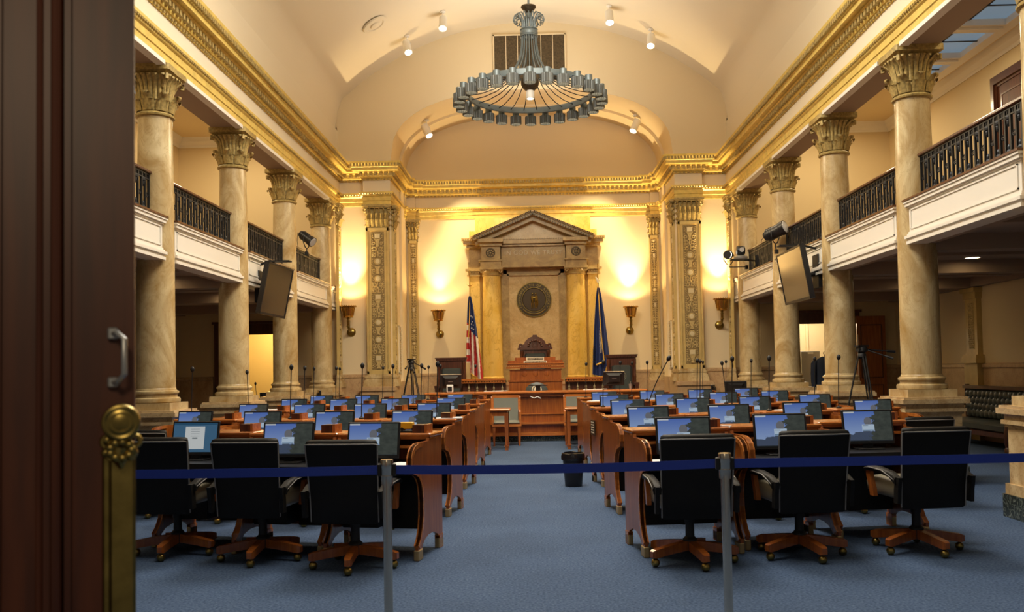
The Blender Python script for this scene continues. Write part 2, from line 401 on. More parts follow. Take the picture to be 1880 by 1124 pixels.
# alcove: soffit, side walls, back wall
m = MB()
aw = [(-AX,1.0)] + [(-AX*cos(PI*i/40), arch_z(AX*cos(PI*i/40))) for i in range(41)] + [(AX,1.0)]
m.rings([[(x,y,z) for x,z in aw] for y in (WY, 22.55)], cap=False, closed=False)
aw2 = [(x*.982, z - (.05 if z > 6.5 else 0)) for x, z in aw]
m.rings([[(x,22.55,z) for x,z in aw],[(x,22.55,z) for x,z in aw2],[(x,AY,z) for x,z in aw2]], cap=False, closed=False)
struct('wall_alcove', m, M['wall'], True)
m = MB(); m.box(-3.6,3.6,AY,AY+.1,0,8.6); struct('wall_alcove_back', m, M['wall'])
for s, nm in ((-1,'left'),(1,'right')):
    # beam wall over the columns and gallery shell
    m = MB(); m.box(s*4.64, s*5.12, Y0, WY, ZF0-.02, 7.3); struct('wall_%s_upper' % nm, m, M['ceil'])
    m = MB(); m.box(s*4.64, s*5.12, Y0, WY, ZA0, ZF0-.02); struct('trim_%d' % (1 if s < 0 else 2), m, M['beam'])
    m = MB(); m.box(s*XW, s*(XW+.1), Y0, WY, 0, 7.4); struct('wall_%s' % nm, m, M['gwall'])
    m = MB(); m.box(s*5.12, s*XW, Y0, WY, 7.20, 7.35); struct('ceiling_gallery_%s' % nm, m, M['gwall'])
    m = MB()   # gallery floor slab with cross beams beneath
    m.box(s*4.78, s*XW, Y0, WY, 3.10, 3.42)
    m.box(s*4.74, s*5.02, Y0, WY, 2.98, 3.12)
    for d in CD: m.box(s*5.0, s*XW, d-.16, d+.16, 2.90, 3.12)
    for d in CD: m.box(s*5.0, s*XW, d+1.35, d+1.62, 3.0, 3.12)
    m.box(s*(XW-.16), s*XW, Y0, WY, 2.92, 3.12)
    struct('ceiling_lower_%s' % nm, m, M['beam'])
    # crown moulding in the gallery
    m = MB(); pa = [(s*5.12,Y0),(s*5.12,WY)]
    prof = [(0,7.2),(0,6.98),(.03,6.97),(.05,7.03),(.12,7.10),(.15,7.16),(.17,7.2)]
    path = [(-XW,Y0),(-XW,WY),(-5.12,WY)] if s < 0 else [(5.12,WY),(XW,WY),(XW,Y0)]
    m.sweep(path, prof); struct('trim_%d' % (3 if s < 0 else 4), m, M['white'])
    # end wall of the side aisle: lower part with doorway, upper part plain
    m = MB(); d0, d1 = 6.0, 7.5
    m.box(s*4.66, s*d0, WY, WY+.12, 0, 3.2); m.box(s*d1, s*XW, WY, WY+.12, 0, 3.2); m.box(s*d0, s*d1, WY, WY+.12, 2.45, 3.2)
    m.box(s*4.66, s*XW, WY, WY+.12, 3.2, 7.4); struct('wall_end_%s' % nm, m, M['gwall'])
    # room beyond the doorway
    m = MB(); m.box(s*5.2, s*8.3, 24.4, 24.5, 0, 3.2)
    m.box(s*5.1, s*5.2, WY+.12, 24.5, 0, 3.2); m.box(s*8.3, s*8.4, WY+.12, 24.5, 0, 3.2); m.box(s*5.1, s*8.4, WY+.12, 24.5, 3.2, 3.3)
    if s > 0:
        for k in range(3): m.box(6.30+k*.5, 6.36+k*.5, 24.34, 24.4, 0, 3.2)
    struct('wall_hall_%s' % nm, m, M['wall'])
    # door case in dark wood
    m = MB(); m.box(s*(d0-.14), s*d0, WY-.05, WY+.14, 0, 2.45); m.box(s*d1, s*(d1+.14), WY-.05, WY+.14, 0, 2.45)
    m.box(s*(d0-.14), s*(d1+.14), WY-.05, WY+.14, 2.45, 2.72); m.box(s*(d0-.18), s*(d1+.18), WY-.09, WY+.02, 2.70, 2.76)
    m.box(s*d0, s*d1, WY-.065, WY-.05, 2.50, 2.53)
    o = struct('door_%d_frame' % (1 if s < 0 else 2), m, M['dwood'])
    o.name = 'trim_%d' % (5 if s < 0 else 6)
    # marble wainscot with cap: side wall, end wall, front wall piece
    m = MB()
    pr_ = [(0,0),(.05,0),(.05,.18),(.03,.20),(.03,1.36),(.055,1.38),(.055,1.44),(0,1.46)]
    if s < 0: pths = [[(-XW,Y0),(-XW,WY),(-d1-.18,WY)], [(-d0+.18,WY),(-3.96,WY)]]
    else: pths = [[(d1+.18,WY),(XW,WY),(XW,Y0)], [(3.96,WY),(d0-.18,WY)]]
    for p_ in pths: m.sweep(p_, pr_)
    struct('baseboard_%s' % nm, m, M['wains'])
    # pilasters on the lower side wall, opposite the columns
    for k, d in enumerate(CD[1:4]):
        m = MB(); m.mi
        m.box(s*XW, s*(XW-.14), d-.26, d+.26, 0, 1.46); m.box(s*XW, s*(XW-.18), d-.30, d+.30, 1.46, 1.56)
        m.box(s*XW, s*(XW-.16), d-.27, d+.27, 1.56, 1.62)
        m.box(s*XW, s*(XW-.10), d-.22, d+.22, 1.62, 2.70); m.box(s*XW, s*(XW-.17), d-.28, d+.28, 2.82, 2.9); m.box(s*XW, s*(XW-.13), d-.25, d+.25, 2.70, 2.82)
        m.m = 1
        m.box(s*(XW-.10), s*(XW-.105), d-.11, d+.11, 1.72, 2.62)
        for i in range(22):
            zz = 1.76 + i*.04
            for q in (-.07, 0, .07): m.sphere((s*(XW-.106), d+q+random.uniform(-.012,.012), zz), .017, 6, 4)
        struct('trim_%d' % ((10 if s < 0 else 20)+k), m, [M['pil'], M['relief']])
# gallery skylights
sky_n = 0
for s in (-1, 1):
    m = MB(); 
    ys = [5.0, 7.0, 8.6, 10.2, 11.8, 13.4, 15.0, 16.6, 18.0]
    for a, b in zip(ys[:-1], ys[1:]):
        m.m = 1; m.box(s*5.5, s*7.9, a+.16, b-.16, 7.165, 7.185)
        m.m = 2
        for q in range(1, 4):
            xx = 5.5+2.4*q/4; m.box(s*(xx-.015), s*(xx+.015), a+.16, b-.16, 7.145, 7.163)
        m.box(s*5.5, s*7.9, (a+b)/2-.015, (a+b)/2+.015, 7.13, 7.144)
    m.m = 0
    for a in ys: m.box(s*5.5, s*7.9, a-.16, a+.16, 7.06, 7.199); m.box(s*5.5, s*7.9, a-.08, a+.08, 7.02, 7.059)
    m.box(s*5.30, s*5.5, ys[0]-.16, ys[-1]+.16, 7.06, 7.199); m.box(s*7.9, s*8.1, ys[0]-.16, ys[-1]+.16, 7.06, 7.199)
    o = m.build('window_%d' % (1 if s < 0 else 2), [M['white'], M['sky'], M['iron']]); o['kind'] = 'structure'

# ------------------------------------------------------------------ entablature swept round the room
half = [(-4.62,Y0),(-4.62,WY),(-4.00,WY),(-4.00,WY-.17),(-AX,WY-.17),(-AX,AY-.35),(-AX+.07,AY-.35),(-AX+.07,AY-.08),(-AX+.30,AY-.08),(-AX+.30,AY)]
path = half + [(-x,y) for x,y in reversed(half)]
m = MB(); m.sweep(path, [(-.04,ZA0),(.02,ZA0),(.02,ZA0+.09),(.035,ZA0+.10),(.035,ZA0+.19),(.06,ZA0+.21),(.065,ZA0+.24),(.09,ZA0+.26),(.09,ZA0+.30),(-.04,ZA0+.30)])
struct('trim_30', m, M['gold'])
m = MB(); m.sweep(path, [(-.02,ZF0),(.015,ZF0),(.015,ZC0+.02),(-.02,ZC0+.02)]); struct('trim_31', m, M['ceil'])
m = MB(); m.sweep(path, [(-.04,ZC0),(.03,ZC0),(.035,ZC0+.03),(.07,ZC0+.05),(.08,ZC0+.07),(.09,ZC0+.16),(.13,ZC0+.17),(.15,ZC0+.20),
      (.235,ZC0+.205),(.235,ZC0+.27),(.25,ZC0+.28),(.26,ZC0+.31),(.30,ZC0+.36),(.31,ZC0+.40),(.02,ZC0+.45),(-.04,ZC0+.45)])
struct('trim_32', m, M['gold'])
def along(path, step, off):
    P = [Vector(p) for p in path]; out = []
    for i, (a, b) in enumerate(zip(P[:-1], P[1:])):
        d = (b-a); L_ = d.length; d.normalize(); n = Vector((d.y,-d.x))
        def turn(j):
            if j <= 0 or j >= len(P)-1: return 0
            e0 = (P[j]-P[j-1]).normalized(); e1 = (P[j+1]-P[j]).normalized(); return e0.x*e1.y-e0.y*e1.x
        s0 = off if turn(i) < 0 else (-off if turn(i) > 0 else 0); s1 = off if turn(i+1) < 0 else (-off if turn(i+1) > 0 else 0)
        ln = L_-s0-s1; k = max(1, int(ln/step))
        if ln < step*.7: continue
        for q in range(k):
            out.append((a+d*(s0+ln*(q+.5)/k)+n*off, d, n))
    return out
m = MB()
for p, d, n in along(path, .115, .105):
    if p.y < 8: continue
    m.bar((p.x-d.x*.034, p.y-d.y*.034, ZC0+.125), (p.x+d.x*.034, p.y+d.y*.034, ZC0+.125), .075, .075)
for p, d, n in along(path, .07, .28):      # egg pattern on the crown
    if p.y < 9: continue
    m.bar((p.x-d.x*.02, p.y-d.y*.02, ZC0+.325), (p.x+d.x*.02, p.y+d.y*.02, ZC0+.325), .035, .07)
for p, d, n in along(path, .09, .035):      # small beads under the dentils
    if p.y < 8: continue
    m.bar((p.x-d.x*.025, p.y-d.y*.025, ZC0+.02), (p.x+d.x*.025, p.y+d.y*.025, ZC0+.02), .05, .03)
for p, d, n in along(path, .06, .075):
    if p.y < 8: continue
    m.bar((p.x-d.x*.018, p.y-d.y*.018, ZA0+.245), (p.x+d.x*.018, p.y+d.y*.018, ZA0+.245), .03, .025)
struct('trim_33', m, M['goldd'])
# white strips on the architrave's lower edge between the capitals
k = 40
for s in (-1, 1):
    m = MB()
    for a, b in zip([Y0]+CD, CD+[WY]):
        lo = a+.36 if a != Y0 else a; hi = b-.36 if b != WY else b-.1
        m.box(s*4.585, s*4.70, lo, hi, ZA0-.05, ZA0+.004)
    struct('trim_%d' % k, m, M['white']); k += 1

# ------------------------------------------------------------------ capitals, columns
def leaf(m, c, ang, pts, seg=3):
    """pts: (radius, z, half width, bulge)"""
    ca, sa = cos(ang), sin(ang); rs = []
    for r, z, w, b in pts:
        row = []
        for j in range(-seg, seg+1):
            t = j/seg; rr = r + b*(1-t*t) ; ww = w*t
            row.append((c[0]+rr*ca-ww*sa, c[1]+rr*sa+ww*ca, c[2]+z))
        rs.append(row)
    n = 2*seg+1; vs = [p for r in rs for p in r]; fs = []
    for i in range(len(rs)-1):
        for j in range(n-1): fs.append((i*n+j, i*n+j+1, (i+1)*n+j+1, (i+1)*n+j))
    m._add(vs, fs)
def capital_mb(r=.205, h=.61, a=.29, seg=8):
    m = MB()
    m.lathe([(r+.005,-.03),(r+.035,-.02),(r+.04,0),(r+.02,.02),(r,.03),(r,.04)], seg=28)   # neck ring
    m.lathe([(r-.01,.03),(r-.005,.2),(r+.01,.36),(r+.06,.46),(r+.075,.5)], seg=24)
    for i in range(seg):                        # lower acanthus leaves
        g = 2*PI*i/seg
        for off, w in ((0,.075),):
            leaf(m, (0,0,0), g, [(r+.005,.035,w,.02),(r+.015,.10,w*1.05,.03),(r+.03,.17,w*.95,.035),(r+.07,.235,w*.85,.03),(r+.115,.25,w*.6,.02),(r+.125,.225,w*.4,.01),(r+.105,.20,w*.3,.0)])
        for t in (-1,1):
            leaf(m, (0,0,0), g+t*.22, [(r+.01,.04,.03,.015),(r+.03,.12,.035,.02),(r+.055,.17,.03,.02),(r+.075,.165,.02,.01)], 2)
    for i in range(seg*3):                      # long upper ribs curling out under the abacus
        g = 2*PI*(i+.5)/(seg*3)
        k_ = 1 + .25*abs(cos(2*g))**4*0 + .22*(abs(sin(2*g))**6)
        leaf(m, (0,0,0), g, [(r+.0,.18,.024,.012),(r+.012,.30,.024,.016),(r+.03,.40,.026,.018),((r+.075)*k_,.475,.030,.018),((r+.10)*k_,.485,.026,.01),((r+.105)*k_,.46,.016,.004)], 2)
    for i in range(4):                          # corner scrolls
        g = PI/4 + i*PI/2
        for q in (0,):
            rr = a*1.28
            m.tube([((r+.03)*cos(g),(r+.03)*sin(g),.34),((r+.07)*cos(g),(r+.07)*sin(g),.43),((rr-.06)*cos(g),(rr-.06)*sin(g),.485),((rr)*cos(g),(rr)*sin(g),.47),((rr+.0)*cos(g),(rr+.0)*sin(g),.43),((rr-.04)*cos(g),(rr-.04)*sin(g),.43)], [.02,.024,.026,.026,.024,.018], 6)
    # concave-sided abacus
    def aba(q, z):
        out = []
        for i in range(4):
            g = PI/4 + i*PI/2; g2 = g + PI/2
            A = Vector((cos(g), sin(g)))*q*math.sqrt(2); B = Vector((cos(g2), sin(g2)))*q*math.sqrt(2)
            for t in (.04,.5,.96):
                p = A.lerp(B, t); 
                if t == .5: p = p*.97
                out.append((p.x, p.y, z))
        return out
    m.rings([aba(a-.05,.49), aba(a-.035,.505), aba(a-.02,.52), aba(a+.01,.535), aba(a+.01,h)])
    return m
def column(s, d, label):
    t = thing('marble_column', label, 'column', (s*XC, d, 0), 0, None)
    return t
cap0 = None; column_protos = []
words = ['nearest', 'second', 'third', 'fourth']
clabels = {(-1,0):'amber marble column beside the open door, leftmost of the left row',
 (-1,1):'amber marble column, nearest fully visible one in the left row',
 (-1,2):'second marble column in the left row, between nearest column and hanging screen',
 (-1,3):'third marble column in the left row, just behind the hanging screen',
 (-1,4):'farthest marble column of the left row, beside the end wall',
 (1,0):'pale marble column on green footed pedestal at the extreme right edge',
 (1,1):'largest whole marble column on the right, in front of the tufted bench',
 (1,2):'marble column on the right behind the empty camera tripod',
 (1,3):'marble column on the right behind the hanging screen and black spotlight',
 (1,4):'farthest marble column of the right row, beside the end wall'}
p = .33
proto = thing('marble_column', '', 'column')
m = MB()
m.box(-p,p,-p,p,.22,.86); m.box(-p-.03,p+.03,-p-.03,p+.03,.22,.32)
m.box(-p-.02,p+.02,-p-.02,p+.02,.86,.89); m.box(-p-.045,p+.045,-p-.045,p+.045,.89,.93)
m.box(-p-.02,p+.02,-p-.02,p+.02,.93,.99); m.box(-p-.075,p+.075,-p-.075,p+.075,.99,1.045); m.box(-p-.055,p+.055,-p-.055,p+.055,1.045,1.07)
ped = m.build('pedestal', M['marble2'], proto)
m = MB(); m.box(-p-.05,p+.05,-p-.05,p+.05,0,.22); m.build('pedestal_foot', M['dmarble'], ped); bpy.data.objects['pedestal_foot']['label'] = 'dark veined marble foot'
m = MB(); m.box(-.30,.30,-.30,.30,1.07,1.16)
m.lathe([(.285,1.16),(.297,1.17),(.300,1.19),(.297,1.215),(.285,1.225),(.262,1.228),(.258,1.25),(.264,1.272),(.276,1.275),(.281,1.29),(.276,1.308),(.262,1.314),(.250,1.318),(.248,1.33),(.240,1.345)], seg=36)
m.build('base', M['marble'], proto, True)
m = MB(); m.lathe([(.238,1.34),(.236,2.2),(.230,3.2),(.221,4.1),(.208,4.87)], seg=36); m.build('shaft', M['marble'], proto, True)
m = capital_mb(); m.T = None
m.v = [(x,y,z+4.86) for x,y,z in m.v]; cp = m.build('capital', M['goldd'], proto, True, angle=50)
used = [False]
for s in (-1,1):
    for i, d in enumerate(CD):
        c = dup(proto, used, (s*XC, d, 0), 0, clabels[(s,i)])

# ------------------------------------------------------------------ balcony parapets and iron balustrades
def parapet(s, a, b, n):
    m = MB(); X = 4.70
    def bx(o0, z0, z1, e): m.box(s*(X-o0), s*4.9, a-e, b+e, z0, z1)
    m.box(s*X, s*4.9, a, b, 3.02, 3.46)
    bx(.035,2.97,3.01,.03); bx(.02,3.01,3.04,.02); bx(.05,3.04,3.075,.045); bx(.025,3.075,3.10,.025); bx(.012,3.10,3.125,.01)
    # panel mould
    for (z0,z1) in ((3.15,3.165),(3.385,3.40)): m.box(s*(X-.012), s*X, a+.06, b-.06, z0, z1)
    for (y0,y1) in ((a+.06,a+.075),(b-.075,b-.06)): m.box(s*(X-.012), s*X, y0, y1, 3.15, 3.40)
    bx(.015,3.42,3.44,.015); bx(.04,3.44,3.48,.035); bx(.055,3.48,3.505,.05)
    o = m.build('trim_%d' % n, M['white']); o['kind'] = 'structure'
    m = MB(); m.box(s*(X-.065), s*5.0, a-.055, b+.055, 3.505, 3.53); o2 = m.build('trim_%d' % (n+1), M['dwood']); o2['kind'] = 'structure'
def balus(s, a, b, label):
    L_ = b-a; t = thing('iron_balustrade', label, 'balustrade', (s*4.86, a, 3.53), 0)
    m = MB(); m.bbox(-.04,.04,-.02,L_+.02,.535,.575,.01); m.build('handrail', M['dwood'], t)
    m = MB(); m.box(-.012,.012,0,L_,.03,.05); m.box(-.012,.012,0,L_,.455,.47); m.box(-.012,.012,0,L_,.515,.53)
    n = max(3, int(round(L_/.105))); 
    for i in range(n+1):
        y = L_*i/n; m.box(-.013,.013,y-.013,y+.013,0,.53)
        if i < n:
            yc = y + L_/n/2
            if i % 2 == 0:      # leafy drops top and bottom
                m.sphere((0,yc,.435),.034,6,5,(.8,1.2,1)); m.sphere((0,yc,.39),.026,6,5,(.8,.9,1.7)); m.sphere((0,yc,.08),.038,6,5,(.8,1.2,1)); m.sphere((0,yc,.13),.024,6,5,(.8,.9,1.7))
                m.box(-.005,.005,yc-.035,yc+.035,.42,.45)
            else:
                m.torus((0,yc,.26),.026,.008,'x',10,5); m.box(-.006,.006,yc-.05,yc+.05,.255,.265)
            for q in range(2): m.box(-.005,.005,yc-.02+q*.03,yc-.01+q*.03,.47,.515)
    m.build('iron_panel', M['iron'], t)
bl = {(-1,0):'black iron balustrade beside the open door, nearest on the left balcony',
 (-1,1):'black iron balustrade on the left balcony between nearest two whole columns',
 (-1,2):'black iron balustrade above the left hanging screen',
 (-1,3):'black iron balustrade under the spotlight on the left balcony',
 (1,0):'longest looking black iron balustrade, nearest on the right balcony',
 (1,1):'black iron balustrade on the right balcony behind the largest column',
 (1,2):'black iron balustrade above the right hanging screen',
 (1,3):'black iron balustrade by the small camera on the right balcony'}
n = 50
for s in (-1,1):
    for i in range(4):
        a, b = CD[i]+.20, CD[i+1]-.20
        parapet(s, a, b, n); n += 2
        balus(s, a+.03, b-.03, bl[(s,i)])
    parapet(s, CD[4]+.20, WY-.13, n); n += 2
    parapet(s, Y0+.1, CD[0]-.20, n); n += 2
# tall dark door in the right gallery wall
m = MB(); a_, b_, h_ = 14.3, 16.5, 6.67
for o, w_, d_ in ((0,.10,.05),(.10,.06,.08),(.16,.05,.04)):
    m.box(XW-d_,XW,a_+o,a_+o+w_,3.42,h_-o); m.box(XW-d_,XW,b_-o-w_,b_-o,3.42,h_-o); m.box(XW-d_,XW,a_+o+w_,b_-o-w_,h_-o-w_,h_-o)
m.m = 1; m.box(XW-.02,XW,a_+.21,b_-.21,3.42,h_-.21)
m.m = 0
for q in (0,1):
    y0_ = a_+.30+q*.86
    for (z0,z1) in ((3.6,4.6),(4.8,6.3)):
        m.box(XW-.03,XW-.02,y0_,y0_+.72,z0,z0+.03); m.box(XW-.03,XW-.02,y0_,y0_+.72,z1-.03,z1); m.box(XW-.03,XW-.02,y0_,y0_+.03,z0+.03,z1-.03); m.box(XW-.03,XW-.02,y0_+.69,y0_+.72,z0+.03,z1-.03)
struct('door_1', m, [M['dwood'], M['doorw']])

# ------------------------------------------------------------------ pilasters (end wall and alcove)
def relief_mb(w, z0, z1, sides=1):
    """scrolling ornament on the plane y=0, facing -y; centre x=0"""
    m = MB(); mds = []; z = z0; rnd = random.Random(int(w*1000)+5); i = 0
    while z < z1-.06:
        k = i % 7
        if k in (1,):
            md = MB(); mds.append(md); md.box(-w*.42, w*.42, -.02, 0, z, z+.10) ; m.box(-w*.55,w*.55,-.012,0,z-.015,z); m.box(-w*.55,w*.55,-.012,0,z+.10,z+.115); dz = .15
        elif k in (3,5):
            r = w*.5
            md = MB(); mds.append(md); md.lathe([(r*.8,0),(r*.75,-.02),(.001,-.025)], (0,0,z+r+.02), 14, axis='y'); m.torus((0,0,z+r+.02), r*.95, .014, 'y', 16, 6); dz = 2*r+.06
        elif k == 4 or k == 0:
            m.prism([(-w*.3,z),(w*.3,z),(w*.18,z+.06),(w*.35,z+.14),(w*.5,z+.18),(-w*.5,z+.18),(-w*.35,z+.14),(-w*.18,z+.06)], -.022, 0); dz = .2
            for t in (-1,1): m.torus((t*w*.62,0,z+.08), .03, .011, 'y', 10, 5)
        else:
            dz = .24
            for t in (-1,1):
                for q in range(3):
                    zz = z + .04 + q*.075; cx = t*w*(.30+.25*rnd.random())
                    m.torus((cx,0,zz), .030+.01*rnd.random(), .011, 'y', 10, 5)
                    m.sphere((t*w*.78,0,zz+.03), .018, 6, 4)
            m.tube([(0,-.005,z),(w*.12,-.012,z+.08),(-w*.12,-.012,z+.16),(0,-.005,z+.24)], .012, 6)
        for q in range(int(dz/.045)):
            for t in (-1,1):
                zz = z+q*.045+.02; x_ = t*w*(.72+.2*rnd.random())
                m.T = Matrix.Translation((x_,0,zz)) @ Matrix.Rotation(t*(.5+rnd.random()),4,'Y'); m.sphere((0,0,0), .02, 6, 4, (.5,.6,1.2)); m.T = None
        z += dz; i += 1
    return m, mds
def pil_cap(w, d, h=.55, mirror=0):
    m = MB(); dep = d
    m.box(-w-.01,w+.01,-dep-.01,0,-.03,0)
    m.box(-w+.01,w-.01,-dep,0,0,.46)
    nl = max(3, int(round(w/.055)))
    for row, (zz, hh) in enumerate(((.02,.17),(.16,.17))):
        for j in range(nl):
            x_ = -w + 2*w*(j+.5)/nl
            lm = MB(); hw = w/nl*.80
            leaf(lm, (0,0,0), -PI/2, [(dep+.002,zz,hw*.8,.025),(dep+.012,zz+hh*.35,hw*1.1,.035),(dep+.03,zz+hh*.7,hw*1.05,.035),(dep+.065,zz+hh*.98,hw*.9,.03),(dep+.10,zz+hh*1.0,hw*.7,.02),(dep+.105,zz+hh*.8,hw*.4,0)], 2)
            m._add([(a+x_,b,c) for a,b,c in lm.v], lm.f)
    for j in range(nl+1):
        x_ = -w + 2*w*j/nl
        m.tube([(x_,-dep,.30),(x_,-dep-.02,.40),(x_,-dep-.06,.46),(x_,-dep-.075,.43)], .016, 5)
    for t in (-1,1):
        m.torus((t*(w+.02),-dep-.03,.42), .035, .018, 'y', 12, 6)
        for q in range(3): m.sphere((t*(w+.005), -dep*.5, .08+.13*q), .035, 6, 5)
    m.box(-w-.06,w+.06,-dep-.07,0,.47,.50); m.box(-w-.08,w+.08,-dep-.09,0,.50,h)
    return m
def pilaster(name, label, loc, rz, w, dep, zb, group):
    """zb: bottom of the base; faces local -y"""
    t = thing(name, label, 'pilaster', loc, rz, group)
    m = MB(); 
    m.box(-w-.09,w+.09,-dep-.09,0,0,.09); m.box(-w-.07,w+.07,-dep-.07,0,.09,.16); m.box(-w-.04,w+.04,-dep-.04,0,.16,.20); m.box(-w-.055,w+.055,-dep-.055,0,.20,.25); m.box(-w-.02,w+.02,-dep-.02,0,.25,.29)
    m.build('base', M['marble'], t)
    top = ZA0-zb-.55
    m = MB(); m.box(-w,w,-dep,0,.29,top)
    fr = w*.26
    m.box(-w,-w+fr*.6,-dep-.02,-dep,.29,top); m.box(w-fr*.6,w,-dep-.02,-dep,.29,top); m.box(-w,w,-dep-.02,-dep,.29,.36); m.box(-w,w,-dep-.02,-dep,top-.07,top)
    for q in (-w+fr*.9, w-fr*.9): m.box(q-.006,q+.006,-dep-.012,-dep,.38,top-.09)
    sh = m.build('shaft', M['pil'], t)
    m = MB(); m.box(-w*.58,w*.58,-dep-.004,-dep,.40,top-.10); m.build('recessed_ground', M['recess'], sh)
    r, mds = relief_mb(w*.55, .42, top-.12)
    r.v = [(x,y-dep-.003,z) for x,y,z in r.v]
    ro = r.build('relief_ornament', M['relief'], sh, True)
    for md in mds:
        md.v = [(x,y-dep-.003,z) for x,y,z in md.v]; mo = md.build('medallion', M['pmedal'], sh, True); mo['label'] = 'pale flat medallion'
    c = pil_cap(w, dep); c.v = [(x,y,z+top) for x,y,z in c.v]; c.build('capital', M['goldd'], t, True, angle=50)
    return t
ZB = 1.16
g_ = None
for s, nm in ((-1,'left'),(1,'right')):
    other = 'left' if s < 0 else 'right'
    pilaster('carved_pilaster', 'wide carved pilaster with round medallions, %s of the rostrum, facing the room' % other, (s*3.69, WY, ZB), 0, .27, .15, ZB, g_)
    pilaster('carved_pilaster', 'carved pilaster turned inwards on the %s corner of the alcove' % other, (s*AX, WY+.18, ZB), -s*PI/2, .17, .05, ZB, g_)
    pilaster('carved_pilaster', 'narrow carved pilaster at the back %s corner of the alcove' % other, (s*3.14, AY, ZB), 0, .12, .06, ZB, g_)
    pilaster('carved_pilaster', 'narrow carved pilaster half hidden behind the farthest %s column' % other, (s*4.62, WY-.30, ZB), -s*PI/2, .14, .05, ZB, g_)
    m = MB(); m.box(s*3.30, s*4.10, WY-.30, WY, 0, ZB); m.box(s*3.28, s*4.14, WY-.34, WY, ZB-.10, ZB-.02); m.box(s*2.9,s*AX,AY-.2,AY,0,ZB); m.box(s*4.5,s*4.66,WY-.56,WY,0,ZB)
    m.box(s*3.30, s*3.42, WY, AY, 0, ZB+.1); m.box(s*1.8, s*3.3, AY-.03, AY, 0, 1.42); m.box(s*1.8, s*3.3, AY-.05, AY, 1.38, 1.44)
    struct('baseboard_alcove_%s' % nm, m, M['wains'])
    # louvred vent in the alcove's side wall
    t = thing('air_vent', 'tall cream louvred vent on the %s side wall of the alcove' % other, 'vent', (s*(AX-.0), 22.45, 1.45), -s*PI/2)
    m = MB(); m.box(-.22,.22,-.02,0,0,.03); m.box(-.22,.22,-.02,0,1.17,1.2); m.box(-.22,-.19,-.02,0,0,1.2); m.box(.19,.22,-.02,0,0,1.2); m.build('frame', M['louv'], t)
    m = MB()
    for i in range(26): m.bar((-.19,-.012,.05+i*.044),(.19,-.012,.05+i*.044), .02, .018)
    m.build('louvres', M['louv'], t)
# timber panel over the alcove arch
t = thing('timber_grille', 'dark timber grille panel with pale vertical bars above the alcove arch', 'grille', (0, WY, 8.40))
m = MB(); m.box(-.84,.84,-.05,0,0,1.10); m.build('panel', M['bronze'], t)
m = MB()
for q in (-.56,-.28,0,.28,.56): m.box(q-.008,q+.008,-.065,-.05,0,1.10)
m.box(-.87,-.84,-.06,0,-.02,1.13); m.box(.84,.87,-.06,0,-.02,1.13); m.box(-.87,.87,-.06,0,1.10,1.13); m.box(-.87,.87,-.06,0,-.02,0)
m.build('bars', M['wall'], t)

# ------------------------------------------------------------------ aedicule behind the rostrum
t = thing('marble_aedicule', 'amber marble pedimented niche surround with engraved motto behind the rostrum', 'niche', (0, AY, 0))
def W(m, name, mat, sm=False, par=None): return m.build(name, mat, par or t, sm, world=True)
m = MB(); m.box(-1.75,1.75,AY-.30,AY,.5,1.16); m.box(-1.78,1.78,AY-.34,AY,1.10,1.18); W(m,'plinth',M['wains'])
m = MB(); m.box(-1.50,1.50,AY-.10,AY,4.9,5.46); m.box(-1.66,1.66,AY-.12,AY,4.86,5.12); W(m,'attic_block',M['amber'])
m = MB()   # back wall marble with moulded frame round the central panel
m.box(-1.68,1.68,AY-.10,AY,1.16,4.2)
W(m,'backing',M['amber'])
m = MB(); m.box(-.64,.64,AY-.14,AY-.10,1.16,3.93); m.box(-.64,.64,AY-.143,AY-.14,2.72,2.726); m.box(-.003,.003,AY-.143,AY-.14,2.72,3.93); W(m,'central_panel',M['panelm'])
m = MB()
for (o,dp,w_) in ((.64,.20,.05),(.69,.17,.10),(.79,.22,.05)):
    m.box(-o-w_,-o,AY-dp,AY-.10,1.16,3.93+(o-.64)+w_); m.box(o,o+w_,AY-dp,AY-.10,1.16,3.93+(o-.64)+w_); m.box(-o-w_,o+w_,AY-dp,AY-.10,3.93+(o-.64),3.93+(o-.64)+w_)
W(m,'panel_frame',M['niche'])
for s in (-1,1):
    m = MB(); m.lathe([(.285,1.18),(.295,1.20),(.295,1.24),(.27,1.26),(.265,1.28),(.28,1.30),(.265,1.33)], (s*1.08,AY-.34,0), 32)
    m.box(s*1.08-.31,s*1.08+.31,AY-.65,AY-.1,1.10,1.18)
    m.lathe([(.255,1.33),(.255,2.4),(.245,3.3),(.23,3.93)], (s*1.08,AY-.34,0), 32)
    W(m,'column',M['amber'],True)
    m = MB(); m.lathe([(.235,3.90),(.255,3.92),(.255,3.95),(.24,3.96),(.25,4.02),(.29,4.06)], (s*1.08,AY-.34,0), 28)
    m.box(s*1.08-.30,s*1.08+.30,AY-.64,AY-.1,4.06,4.12)
    for q in range(9): m.sphere((s*1.08-.24+q*.06,AY-.60,4.04),.022,6,4)
    for q in (-1,1): m.torus((s*1.08+q*.24,AY-.60,4.02),.035,.016,'y',12,6)
    W(m,'capital',M['niche'],True)
    m = MB(); m.box(s*1.40,s*1.66,AY-.22,AY-.1,1.18,3.93); W(m,'side_pilaster',M['amber'])
    m = MB(); m.box(s*1.38,s*1.72,AY-.26,AY-.1,3.93,3.97); m.box(s*1.36,s*1.76,AY-.29,AY-.1,4.06,4.12); m.box(s*1.40,s*1.70,AY-.24,AY-.1,3.97,4.06)
    for q in range(5): m.sphere((s*(1.42+q*.065),AY-.25,4.02),.022,6,4)
    W(m,'pilaster_capital',M['niche'])
m = MB()  # architrave, frieze
m.box(-1.36,1.36,AY-.46,AY-.1,4.12,4.17); m.box(-1.34,1.34,AY-.44,AY-.1,4.17,4.27)
